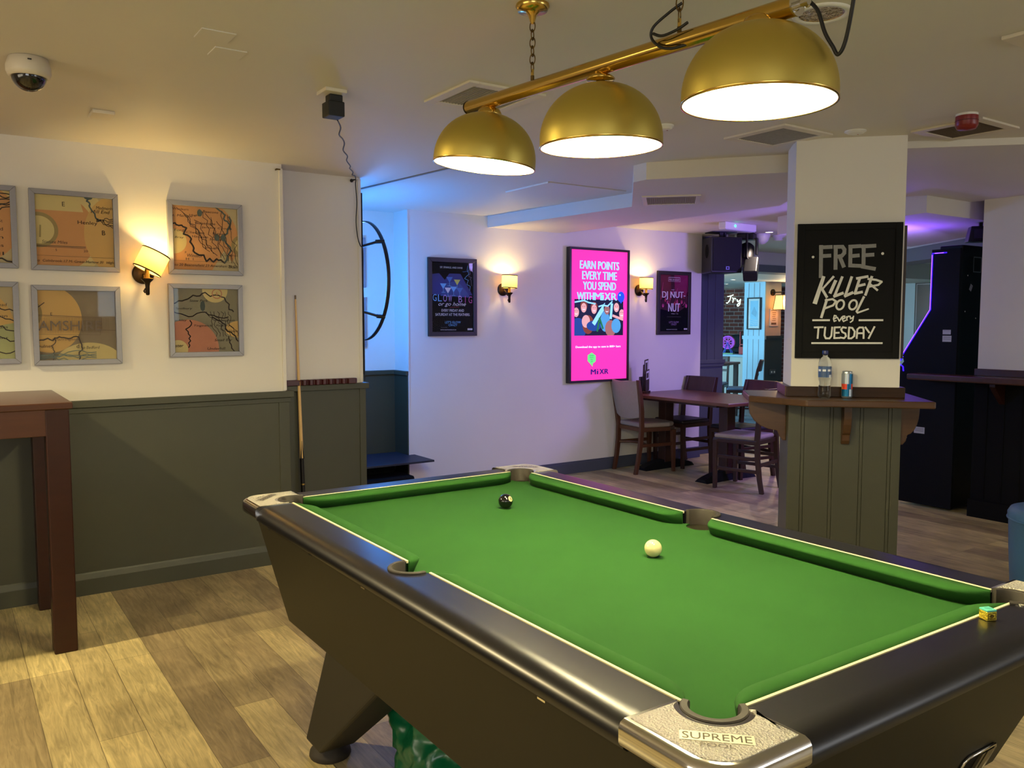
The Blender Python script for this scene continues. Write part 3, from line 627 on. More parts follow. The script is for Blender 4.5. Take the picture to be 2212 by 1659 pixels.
def drawB(b, w, h):
    b.disc(-0.16, 0.02, 0.31, cream, 48); b.disc(-0.10, -0.01, 0.20, orange, 48); b.poly([(-w, 0.10), (-w, h), (0.02, h), (0.04, 0.10)], cream)
    b.disc(0.21, -0.01, 0.17, orange2, 48, rz=0.21); b.disc(-0.165, 0.0, 0.088, ring_, 40); b.disc(-0.165, 0.0, 0.07, cream, 40)
    b.line([(-0.16, -0.035), (-0.157, 0.022)], 0.008, ring_)
    b.text('Statute Miles', -0.095, -0.058, 0.015, ink, 0.115, 0.2); b.line([(-0.18, -0.078), (0.045, -0.078)], 0.004, ink2); b.line([(-0.18, -0.083), (0.045, -0.085)], 0.002, ink)
    b.text('5', -0.09, -0.098, 0.012, ink); b.text('20', 0.045, -0.098, 0.011, ink, 0.02)
    b.text('Medmenham', 0.15, 0.128, 0.016, ink, 0.10, 0.2); b.text('Mill End', 0.12, 0.108, 0.017, ink, 0.09, 0.2); b.text('Henley', 0.058, 0.045, 0.024, ink, 0.092); b.text('B', 0.132, 0.0, 0.024, ink); b.text('E', -0.05, 0.135, 0.022, ink)
    b.line(wob(0.06, h, 0.07, 0.13, 0.008, 8, 2), 0.008, teal); b.line(wob(0.07, 0.13, 0.115, 0.06, 0.006, 8, 3), 0.007, teal); b.disc(0.065, h, 0.02, teal, rz=0.012)
    for k in range(5): b.line(wob(0.10, 0.055 + 0.004 * k, w, 0.075 - 0.012 * k, 0.012, 9, 10 + k), 0.003, ink)
    b.line([(-w, -0.128), (w, -0.130)], 0.0015, ink2); b.text('o  Colnbrook 17 M. Great Marlow 31  High', 0.0, -0.155, 0.017, ink, 0.35, 0.15); b.line([(-0.08, -0.178), (0.13, -0.178)], 0.003, ink2)
def drawC(b, w, h):
    b.disc(-0.04, 0.0, 0.22, orange, 48); b.poly([(0.03, -h), (0.10, -0.06), (w, -h)], paper); b.disc(-0.17, -0.02, 0.068, cream); b.disc(0.20, -0.03, 0.06, ring_); b.disc(0.205, -0.03, 0.045, cream)
    names = (('Wooburn', -0.13, 0.155), ('Lt. Marlow', -0.125, 0.12), ('High', -0.06, 0.125), ('Beacons', 0.03, 0.15), ('Bulstrode', 0.0, 0.085), ('Jarrets Cross', 0.055, 0.062), ('Eaton', 0.07, 0.032), ('Cliefden', -0.055, 0.032), ('Hitcham', -0.03, 0.01), ('Stoke', 0.05, 0.0), ('Slough', 0.03, -0.05), ('Windsor', -0.06, -0.095), ('Staines', 0.165, -0.15), ('Colnbrook', 0.14, -0.085), ('Ford', -0.14, 0.04), ('Bray', -0.14, 0.0))
    for i, (s, x, z) in enumerate(names): b.text(s, x, z, 0.017 if s in ('Windsor', 'Staines') else 0.013, ink, 0.012 * len(s), 0.2 if i % 2 else 0)
    b.line(wob(-w, 0.075, -0.12, 0.06, 0.012, 8, 1), 0.008, ink); b.line(wob(-0.12, 0.06, -0.06, -0.08, 0.02, 12, 2), 0.009, ink); b.line(wob(-0.06, -0.08, 0.10, -0.13, 0.018, 14, 3), 0.009, ink); b.line(wob(0.10, -0.13, 0.13, 0.13, 0.02, 14, 4), 0.009, teal); b.line(wob(0.06, h, 0.14, 0.06, 0.012, 12, 5), 0.008, teal)
    for k in range(10): b.line(wob(-0.15 + 0.03 * k, 0.16 - 0.02 * (k % 4), 0.0 + 0.02 * k, -0.06 - 0.01 * k, 0.02, 12, 20 + k), 0.0028, ink)
    for x, z in ((0.06, 0.01), (0.095, 0.01), (-0.03, 0.14)): b.disc(x, z, 0.014, teal, 9, rz=0.02)
    b.line([(-w, -0.125), (w, -0.128)], 0.0015, ink2); b.text('to 20 Beaconsfield 23 Amersham 26 Ch', 0, -0.148, 0.014, ink, 0.34, 0.2); b.text('P', -0.11, -0.08, 0.012, ink); b.text('H  I', -0.09, -0.115, 0.013, ink, 0.04)
def drawD(b, w, h):
    b.disc(-0.02, -0.02, 0.2, orange2); b.poly([(-0.1, -h), (-0.05, -0.05), (w, 0.0), (w, -h)], green_)
    for k, s in enumerate(('Hamstead', 'London', 'St Albans', 'Quaint')): b.text(s, 0.10, 0.09 - k * 0.055, 0.015, ink, 0.10, 0.15)
    for k in range(6): b.line(wob(0.02, 0.1 - k * 0.05, w, 0.06 - k * 0.05, 0.014, 9, k + 40), 0.005, ink)
def drawE(b, w, h):
    g = pm('map_grey_paper', (150, 134, 108), 0.8); b.rect(-w, -h, w, h, g); b.disc(-0.13, 0.03, 0.15, orange2, 48, rz=0.17); b.disc(-0.20, 0.06, 0.04, ring_, rz=0.06)
    b.disc(0.05, -0.2, 0.16, cream, 40, rz=0.11)
    b.line([(-w, 0.052), (w * 0.62, 0.040), (w * 0.62, -0.025), (w, -0.028)], 0.003, ink2); b.line([(-w, 0.046), (w * 0.58, 0.034), (w * 0.58, -0.05), (-w, -0.045)], 0.0015, ink2)
    for k in range(44): b.line([(-w + k * 0.0075, 0.04), (-w + k * 0.0075, -0.04)], 0.0012, ink2)
    b.text('AMSHIRE', -0.035, -0.002, 0.05, pm('map_title', (110, 96, 84), 0.8), 0.29); b.text('Warrington', -0.06, -0.062 - 0.012, 0.014, ink2, 0.12, 0.2); b.text('Oulney', -0.155, -0.108, 0.02, ink, 0.08); b.text('d', -0.005, -0.108, 0.02, ink); b.text('to Bedford', 0.055, -0.115, 0.015, ink, 0.085, 0.2); b.text('E', -0.12, 0.058, 0.014, ink)
    b.line(wob(-w, -0.075, -0.09, -0.06, 0.01, 9, 3), 0.006, ink); b.line(wob(-0.09, -0.058, 0.0, -0.06, 0.006, 8, 4), 0.006, ink); b.line(wob(0.0, -0.06, 0.0, -h, 0.01, 9, 5), 0.006, ink); b.line(wob(-0.11, -0.07, -0.12, -h, 0.012, 12, 6), 0.004, ink)
    for k in range(4): b.line(wob(-0.18, -0.15 - 0.006 * k, 0.08, -0.14 - 0.01 * k, 0.012, 12, 60 + k), 0.004, teal)
    b.line([(-0.18, 0.09), (-0.15, 0.115)], 0.004, ink)
def drawF(b, w, h):
    g = pm('map_grey_green', (150, 142, 116), 0.8); b.rect(-w, -h, w, h, g); b.disc(-0.10, -0.16, 0.165, pink, 40); b.disc(-0.155, -0.16, 0.052, cream); b.disc(0.05, 0.17, 0.07, cream); b.disc(0.2, -0.05, 0.1, orange2, rz=0.05)
    b.line(wob(-w, 0.09, -0.02, 0.15, 0.012, 10, 1), 0.007, ink); b.line(wob(-0.02, 0.15, 0.10, 0.13, 0.01, 8, 2), 0.006, ink); b.line(wob(0.10, 0.13, 0.15, 0.05, 0.012, 8, 3), 0.007, ink); b.line(wob(-0.18, 0.05, 0.12, 0.02, 0.015, 14, 4), 0.006, ink); b.line(wob(0.03, 0.02, w, -0.12, 0.012, 12, 5), 0.007, ink); b.line(wob(-0.09, 0.0, -0.10, -0.15, 0.02, 12, 6), 0.006, ink); b.line(wob(0.12, -0.09, 0.15, -h, 0.008, 8, 7), 0.006, ink)
    b.ring(0.06, 0.15, 0.026, 0.005, pink); b.text('6', 0.06, 0.152, 0.02, pink)
    for s, x, z in (('Stow Park', -0.04, 0.11), ('Spelbury', -0.12, 0.065), ('Buckingham', 0.10, 0.0), ('Tingewick', -0.02, -0.03), ('Brackley', -0.15, 0.0), ('Padbury', 0.09, -0.03), ('Winslow', 0.15, -0.06), ('Small Bar', 0.09, -0.11), ('Underhill', 0.05, -0.158), ('ester', -0.155, -0.14)): b.text(s, x, z, 0.014, ink, 0.011 * len(s), 0.2)
    b.disc(-0.02, 0.08, 0.014, teal, 8, rz=0.03)
    for k in range(7): b.line(wob(0.0 + 0.02 * k, 0.05, 0.05 + 0.02 * k, -0.09, 0.015, 10, 80 + k), 0.0025, ink)
grp = 'framed map prints on the left wall'
frame_picture(-0.07, 0.339, 1.706, 2.11, 'framed_map', 'cut-off map print at the left edge, upper row', drawA, group=grp)
frame_picture(0.394, 0.802, 1.702, 2.107, 'framed_map', 'map print with Henley and Statute Miles on orange ball', drawB, group=grp)
frame_picture(1.046, 1.448, 1.703, 2.103, 'framed_map', 'map print with Windsor and dense dark roads, right of the sconce', drawC, group=grp)
frame_picture(-0.07, 0.334, 1.233, 1.64, 'framed_map', 'cut-off map print at the left edge, lower row', drawD, group=grp)
frame_picture(0.389, 0.798, 1.221, 1.627, 'framed_map', 'map print with the big AMSHIRE title box', drawE, group=grp)
frame_picture(1.040, 1.440, 1.248, 1.651, 'framed_map', 'map print with Buckingham and a pink ball, below the Windsor print', drawF, group=grp)

# ---------------------------------------------------------------- wall sconces
M_shade = bpy.data.materials.new('lit_fabric_shade'); M_shade.use_nodes = True
nt = M_shade.node_tree; bs = nt.nodes['Principled BSDF']; bs.inputs['Base Color'].default_value = lin((250, 218, 130)) + (1,); bs.inputs['Roughness'].default_value = 0.8
bs.inputs['Emission Color'].default_value = lin((255, 214, 120)) + (1,); bs.inputs['Emission Strength'].default_value = 0.16; tb_ = nt.nodes.new('ShaderNodeBsdfTranslucent'); tb_.inputs[0].default_value = (0.20, 0.125, 0.032, 1); ad_ = nt.nodes.new('ShaderNodeAddShader'); nt.links.new(bs.outputs[0], ad_.inputs[0]); nt.links.new(tb_.outputs[0], ad_.inputs[1]); nt.links.new(ad_.outputs[0], nt.nodes['Material Output'].inputs['Surface'])
def sconce(x, y, z, tilt, label, e, st=0.85):
    t = thing('wall_sconce', label, 'wall lamp', (x, y, z), 0, 'wall sconces')
    b = MB(); b.T = RX(PI / 2); b.lathe([(0.0, 0.0), (0.056, 0.0), (0.056, 0.008), (0.048, 0.016), (0.02, 0.022), (0.0, 0.024)], M_bronze, 32, caps=False); b.build('backplate', t)
    oy = -0.105
    b = MB(); b.tube(spline([(0, -0.02, -0.005), (0, -0.05, -0.03), (0.0, -0.085, -0.05), (0, oy, -0.038)], 6), 0.009, M_bronze, 10); b.build('arm', t)
    b = MB(); b.T = TR(0, oy, 0); b.lathe([(0.006, -0.118), (0.010, -0.112), (0.011, -0.07), (0.014, -0.052), (0.030, -0.036), (0.032, -0.030), (0.012, -0.026), (0.012, 0.02)], M_bronze, 20); b.tube([(0.0, 0.0, -0.075), (-0.012, -0.006, -0.085), (-0.02, -0.008, -0.098), (-0.016, -0.008, -0.104), (-0.010, -0.006, -0.10)], 0.0045, M_bronze, 8); b.build('candle_holder', t)
    s0 = MB(); s0.T = TR(0, oy, 0.012) @ RY(tilt); n = 36
    rr, hh = 0.073, 0.108
    s0.lathe([(rr * 0.985, 0.0), (rr, 0.004), (rr, hh)], M_shade, n, True, False, sy=0.78); sh = s0.build('lamp_shade', t)
    for zz in (0.0, hh):
        b = MB(); b.T = TR(0, oy, 0.012) @ RY(tilt); b.lathe([(rr + 0.0008, zz - 0.0035), (rr + 0.0035, zz), (rr + 0.0008, zz + 0.0035)], M_bronze, n, True, False, sy=0.78); b.build('shade_rim', sh)
    b = MB(); b.T = TR(0, oy, 0.012) @ RY(tilt); b.lathe([(0.010, 0.0), (0.010, 0.045)], M_white_plastic, 12); b.sphere((0, 0, 0.062), 0.02, pm('sconce_bulb', (255, 230, 170), 0.3, emit=22, ecol=(255, 214, 130)), 14, 10); b.build('bulb', sh)
    v = (TR(x, y + oy, z + 0.012) @ RY(tilt) @ Vector((0, 0, 0.078)))
    light('sconce_bulb', 'POINT', v, e, (1.0, 0.76, 0.30), 0.02)
sconce(0.918, 4.86, 1.700, math.radians(27), 'lit wall sconce with a tilted shade between the framed maps', 6.2)
sconce(4.139, 6.2, 1.728, math.radians(2), 'lit wall sconce between the dark blue poster and the pink screen', 6)
sconce(5.769, 6.2, 1.755, math.radians(1), 'lit wall sconce between the pink screen and the red poster', 6)

# ---------------------------------------------------------------- ceiling fittings
M_cream_pl = pm('aged_white_plastic', (214, 204, 184), 0.45)
t = thing('dome_camera', 'white ceiling dome camera above the left wall', 'camera', (0.296, 3.43, CZ))
b = MB(); b.lathe([(0.055, 0.0), (0.062, -0.002), (0.068, -0.022), (0.071, -0.03), (0.071, -0.048), (0.066, -0.062), (0.058, -0.066)][::-1], M_cream_pl, 36); b.build('housing', t)
b = MB(); b.lathe([(0.0555 * math.cos(a), -0.062 - 0.052 * math.sin(a)) for a in [PI / 2 * k / 10 for k in range(11)]][::-1], pm('smoked_dome', (20, 16, 14), 0.06, coat=0.6), 36, caps=False); b.build('dome', t)
b = MB(); b.box(-0.008, 0.004, -0.073, -0.069, -0.022, -0.018, M_black); b.build('slot', t)
def plate(name, x0, x1, y0, y1, th, label, cat, m=None, bev=0.002):
    b = MB(); b.box(x0, x1, y0, y1, -th, 0.0005, m or ceil_white); o = b.build(name, None, bev); o.location = (0, 0, CZ); return tag(o, label, cat)
plate('blanking_plate', 0.717, 0.825, 2.767, 2.87, 0.004, 'flat ceiling blanking plate, the nearer of the painted pair', 'plate')
plate('blanking_plate', 0.800, 0.908, 2.926, 3.027, 0.004, 'flat ceiling blanking plate, the farther of the painted pair', 'plate')
plate('junction_cover', 0.586, 0.676, 4.067, 4.19, 0.016, 'raised square white cover on the ceiling above the framed maps', 'plate', M_cream_pl, 0.004)
plate('ceiling_tag', 2.87, 3.02, 1.25, 1.40, 0.012, 'white square plate on the ceiling at the right edge', 'plate', M_cream_pl, 0.003)
M_mesh = pm('vent_mesh_grey', (156, 149, 136), 0.8, var=0.15, vscale=60)
def vent(name, cx, cy, w, d, rz, z, label, fwid=0.045, dark=None):
    t = thing(name, label, 'vent', (cx, cy, z), rz)
    b = MB()
    for x0, x1, y0, y1 in ((-w / 2, -w / 2 + fwid, -d / 2, d / 2), (w / 2 - fwid, w / 2, -d / 2, d / 2), (-w / 2 + fwid, w / 2 - fwid, -d / 2, -d / 2 + fwid), (-w / 2 + fwid, w / 2 - fwid, d / 2 - fwid, d / 2)): b.box(x0, x1, y0, y1, -0.009, 0.001, M_cream_pl)
    b.build('frame', t, 0.002)
    b = MB(); b.box(-w / 2 + fwid, w / 2 - fwid, -d / 2 + fwid, d / 2 - fwid, -0.003, 0.001, dark or M_mesh)
    n = int((w - 2 * fwid) / 0.014)
    for k in range(n): x = -w / 2 + fwid + (k + 0.5) * (w - 2 * fwid) / n; b.box(x - 0.002, x + 0.002, -d / 2 + fwid, d / 2 - fwid, -0.006, -0.002, dark or M_mesh)
    b.build('mesh_panel', t)
    return t
vent('ceiling_vent', 1.888, 2.962, 0.365, 0.365, 0, CZ, 'square ceiling vent behind the far end of the lamp bar')
vent('ceiling_vent', 3.465, 2.737, 0.37, 0.37, 0, CZ, 'square ceiling vent between the nearest brass shade and the pillar')
vent('ceiling_vent', 4.08, 2.14, 0.345, 0.34, 0, CZ, 'square ceiling vent beside the red alarm sounder', dark=pm('vent_mesh_brown', (104, 90, 76), 0.8))
vent('bulkhead_vent', 4.10, 4.10, 0.38, 0.40, PR, 2.262, 'grey grille in the lowered ceiling left of the pillar', 0.03)
b = MB(); b.box(-0.34, 0.34, -0.25, 0.25, -0.006, 0.0005, ceil_white); b.box(-0.345, -0.335, -0.25, 0.25, -0.010, 0, wall_white); o = b.build('access_hatch', None, 0.001); o.location = (3.68, 4.71, CZ); tag(o, 'flush white access hatch in the ceiling near the bulkhead', 'hatch')
# recessed reflector downlight, switched off
t = thing('recessed_downlight', 'round recessed ceiling downlight with mirrored reflector, switched off', 'downlight', (2.213, 1.60, CZ))
b = MB(); b.lathe([(0.064, 0.0), (0.066, -0.006), (0.082, -0.007), (0.086, -0.001), (0.086, 0.0005)], M_white_plastic, 40, caps=False); b.build('trim_ring', t)
b = MB(); b.lathe([(0.064, -0.004), (0.060, -0.0025), (0.052, -0.002), (0.04, -0.0015), (0.0, -0.001)], pm('faceted_reflector', (214, 196, 160), 0.08, 1.0, bump=0.6, bscale=45), 20, False, False); b.build('reflector', t)
# smoke detectors, sounder
def detector(x, y, r, label, h=0.035):
    t = thing('smoke_detector', label, 'detector', (x, y, CZ)); b = MB(); b.lathe([(r, 0), (r, -h * 0.35), (r * 0.8, -h * 0.45), (r * 0.8, -h * 0.75), (r * 0.55, -h), (0.0, -h)][::-1], M_white_plastic, 28, caps=False); b.build('body', t)
    b = MB(); b.T = TR(r * 0.4, 0, -h); b.lathe([(0.004, -0.001), (0.004, 0.004)], pm('red_led', (160, 30, 20), 0.4), 8); b.build('indicator', t)
detector(2.85, 2.90, 0.045, 'white smoke detector on the ceiling behind the middle brass shade', 0.02)
detector(3.69, 2.46, 0.05, 'low white disc on the ceiling just in front of the pillar', 0.014)
t = thing('alarm_sounder', 'red round alarm sounder on the ceiling beside a vent', 'alarm', (3.80, 1.985, CZ))
b = MB(); b.lathe([(0.045, 0.0), (0.045, -0.012)][::-1], M_white_plastic, 28); b.build('base', t)
red = pm('dark_red_plastic', (124, 26, 26), 0.35)
b = MB(); b.lathe([(0.046, -0.010), (0.047, -0.05), (0.044, -0.055), (0.038, -0.066), (0.0, -0.070)][::-1], red, 28, caps=False); b.build('body', t)
b = MB(); b.lathe([(0.0475, -0.030), (0.0475, -0.033)], pm('red_groove', (80, 14, 14), 0.5), 28, caps=False); b.build('band', t)
# ceiling socket, adapter and its cable
t = thing('ceiling_socket', 'white double socket plate on the ceiling holding a black adapter', 'socket', (1.332, 3.222, CZ))
b = MB(); b.box(-0.045, 0.045, -0.05, 0.05, -0.014, 0.0005, M_cream_pl); b.build('plate', t, 0.003)
b = MB(); b.box(0.012, 0.03, 0.015, 0.04, -0.02, -0.013, M_cream_pl); b.build('switch', t, 0.002)
t = thing('power_adapter', 'black plug-in power adapter hanging from the ceiling socket', 'adapter', (1.345, 3.235, CZ - 0.0145))
b = MB(); b.box(-0.028, 0.028, -0.028, 0.02, -0.028, 0, M_black); b.box(-0.034, 0.034, -0.032, 0.042, -0.085, -0.026, M_black); b.build('body', t, 0.004)
b = MB(); b.T = W2L((1.345, 3.235, CZ - 0.0145))
pts = [(1.375, 3.27, CZ - 0.10)]
for k in range(1, 16): u = k / 16; pts.append((1.375 + (2.205 - 1.375) * u + 0.008 * math.sin(k * 2.2), 3.27 + (4.985 - 3.27) * u, CZ - 0.10 + 0.085 * u - 0.03 * math.sin(PI * u) + 0.006 * math.cos(k * 1.7)))
pts += [(2.215, 4.99, 2.335), (2.226, 5.02, 2.31), (2.232, 5.018, 2.20), (2.226, 5.02, 2.08), (2.236, 5.02, 1.98), (2.256, 5.025, 1.93), (2.275, 5.03, 1.90), (2.278, 5.04, 1.7), (2.276, 5.03, 1.45), (2.276, 5.03, 1.06)]
b.tube(spline(pts, 4), 0.0032, cab, 6); b.build('cable', t)
t = thing('cable_hook', 'small black hook holding the cable at the pier corner', 'hook', (2.205, 5.035, 2.338))
b = MB(); b.T = RX(PI / 2); b.lathe([(0.011, 0), (0.011, 0.006), (0.005, 0.008), (0.005, 0.04)], M_black, 14); b.T = TR(0, -0.045, 0); b.torus(0.008, 0.003, M_black, 14, 6); b.build('hook', t)
b = MB(); b.tube([(1.655, 4.858, 2.325), (1.655, 4.835, 2.325)], 0.005, M_chain, 8); b.tube([(1.649, 4.838, 2.325), (1.675, 4.838, 2.325)], 0.004, M_chain, 8); tag(b.build('brass_pin'), 'tiny brass pin at the top corner of the left wall', 'hook')
b = MB(); b.box(2.27, 2.285, 5.05, 5.06, 1.1, 2.27, M_blackmatt); tag(b.build('cable_conduit', None, 0.002), 'thin black vertical conduit along the pier corner', 'conduit')
b = MB(); b.tube([(2.30, 6.42, CZ - 0.004), (2.44, 5.38, CZ - 0.004), (2.56, 4.3, CZ - 0.004)], 0.006, pm('cable_grey_paint', (120, 118, 116), 0.6), 8); tag(b.build('ceiling_cable_run'), 'painted cable run across the blue lit ceiling', 'cable')

# ---------------------------------------------------------------- pier: cue, rack, dart ring
t = thing('pool_cue', 'wooden pool cue with black butt leaning on the pier panel', 'cue', (1.832, 4.965, 0))
c0, c1 = Vector((0, 0, 0.0)), Vector((-0.014, 0.058, 1.605))
def cp(u): return c0 + (c1 - c0) * u
maple = pm('cue_ash_wood', (224, 184, 116), 0.35, var=0.12, vscale=12, stretch=(1, 1, 0.1))
b = MB(); b.tube([cp(u) for u in (0.36, 0.55, 0.75, 0.9, 0.985)], 0.01, maple, 14, rs=[0.0122, 0.0105, 0.0085, 0.0066, 0.0055]); b.build('shaft', t)
b = MB(); b.tube([cp(0.003), cp(0.03), cp(0.30), cp(0.372)], 0.014, pm('cue_black_lacquer', (16, 14, 14), 0.25), 14, rs=[0.0135, 0.0145, 0.0128, 0.0121]); b.build('butt', t)
for sgn in (-1, 1):
    b = MB(); p0, p1 = cp(0.37), cp(0.44); b.tube([p0 + Vector((sgn * 0.008, -0.0105, 0)), p1 + Vector((sgn * 0.002, -0.0118, 0))], 0.004, MATS['cue_black_lacquer'], 6, rs=[0.0045, 0.0005]); b.build('butt_splice', t)
b = MB(); b.tube([cp(0.268), cp(0.274)], 0.0132, M_brass, 14); b.build('joint_ring', t)
b = MB(); b.tube([cp(0.985), cp(0.995), cp(1.0)], 0.0056, pm('cue_ferrule', (120, 100, 70), 0.5), 12); b.build('tip', t)
t = thing('cue_rack', 'dark mahogany cue rack lying along the pier dado', 'rack', (1.968, 5.015, 1.065))
mah = pm('mahogany', (66, 22, 24), 0.3, var=0.2, vscale=8)
hp = [(-0.235, -0.028), (-0.225, -0.034)]
for k in range(8):
    x = -0.135 + k * 0.043; hp += [(x - 0.012, -0.034)] + [(x + 0.0105 * math.cos(math.radians(a)), -0.034 + 0.019 * math.sin(math.radians(a))) for a in (170, 130, 90, 50, 10)] + [(x + 0.012, -0.034)]
hp += [(0.225, -0.034), (0.235, -0.028), (0.235, 0.02), (-0.235, 0.02)]
b = MB(); b.prism(hp, -0.016, 0.018, mah); b.build('rail', t, 0.003)
# dart board with its ring light on the hidden face of the pier
DX = 2.264
t = thing('dartboard', 'dartboard mounted on the hidden side of the pier in profile', 'dartboard', (DX, 5.45, 1.72), math.radians(90))
b = MB(); b.T = RX(PI / 2); b.lathe([(0.0, 0.0), (0.225, 0.0), (0.226, 0.036), (0.220, 0.038), (0.0, 0.038)], pm('sisal_black', (24, 22, 20), 0.9), 48, caps=False); b.build('board', t)
b = MB(); b.T = TR(0, -0.0384, 0); b.lay = 0
for k in range(20):
    a0, a1 = math.radians(9 + k * 18), math.radians(27 + k * 18); m1 = cream if k % 2 else M_blackmatt
    for r0_, r1_, mm in ((0.016, 0.099, m1), (0.099, 0.107, red if k % 2 else teal), (0.107, 0.162, m1), (0.162, 0.170, red if k % 2 else teal)):
        b.lay = 0.0; b.poly([(r0_ * math.cos(a0), r0_ * math.sin(a0)), (r1_ * math.cos(a0), r1_ * math.sin(a0)), (r1_ * math.cos(a1), r1_ * math.sin(a1)), (r0_ * math.cos(a1), r0_ * math.sin(a1))], mm)
b.disc(0, 0, 0.016, teal); b.disc(0, 0, 0.0065, red); b.build('segments', t)
b = MB()
for s in (1,): b.T = RX(PI / 2); b.lathe([(0.228, 0.0), (0.32, 0.0), (0.32, 0.028), (0.228, 0.028)], pm('surround_foam', (18, 18, 22), 0.8), 48, caps=False)
b.build('surround', t)
t = thing('ring_light', 'black hoop light on arms around the dartboard', 'light', (DX, 5.42, 1.725), math.radians(90))
RR, RD = 0.405, 0.185
b = MB(); b.T = TR(0, -RD, 0) @ RX(PI / 2); n = 64
b.loft([[( (RR + dr) * math.cos(2 * PI * k / n), (RR + dr) * math.sin(2 * PI * k / n), dz) for dr, dz in ((0, -0.014), (0.007, -0.014), (0.008, 0.010), (0.001, 0.012))] for k in range(n)] + [[((RR + dr), 0.0, dz) for dr, dz in ((0, -0.014), (0.007, -0.014), (0.008, 0.010), (0.001, 0.012))]], M_black, True, True, False); b.build('hoop', t)
led = pm('blue_white_led_strip', (150, 200, 255), 0.4, emit=5.0, ecol=(90, 160, 255))
b = MB(); b.T = TR(0, -RD, 0) @ RX(PI / 2); b.lathe([(RR - 0.001, -0.010), (RR - 0.001, 0.006)], led, 64, False, False); b.build('led_strip', t)
for a in (38, 142, 218, 322):
    c_, s_ = math.cos(math.radians(a)), math.sin(math.radians(a)); b = MB()
    b.tube([(RR * c_, -RD, RR * s_), (RR * c_ * 0.98, -RD * 0.85, RR * s_ * 0.99), (RR * c_ * 0.80, -0.04, RR * s_ * 0.83), (RR * c_ * 0.76, -0.002, RR * s_ * 0.78)], 0.009, M_black, 8); b.tube([(RR * c_, -RD - 0.01, RR * s_), (RR * c_ * 0.98, -RD * 0.75, RR * s_ * 0.98)], 0.014, M_black, 8); b.build('arm', t)
light('ring_light_glow', 'POINT', (DX + 0.17, 5.80, 1.62), 25, (0.045, 0.28, 1.0), 0.12)
light('ring_light_glow', 'POINT', (DX + 0.17, 5.30, 1.72), 8, (0.045, 0.28, 1.0), 0.12)
# two frames on the alcove wall, mostly hidden by the pier
for z, lb in ((1.93, 'upper'), (1.44, 'lower')):
    frame_picture(2.53, 2.93, z - 0.205, z + 0.205, 'framed_map', 'framed print behind the hoop light, mostly hidden by the pier, %s one' % lb, drawD, y=6.45)
# low black platform in the alcove
navy = pm('navy_black_board', (30, 36, 50), 0.55, var=0.1, vscale=6)
t = thing('platform', 'low dark blue-black platform in the blue lit alcove', 'platform', (2.75, 6.0, 0))
b = MB(); b.box(-0.46, 0.50, -0.14, 0.42, 0.318, 0.334, navy); b.build('top_board', t, 0.002)
b = MB(); b.box(-0.46, 0.30, -0.19, 0.40, 0.0, 0.235, M_blackmatt); b.build('box', t, 0.02)
b = MB(); b.box(-0.40, 0.24, 0.05, 0.36, 0.235, 0.318, M_blackmatt); b.build('riser', t)

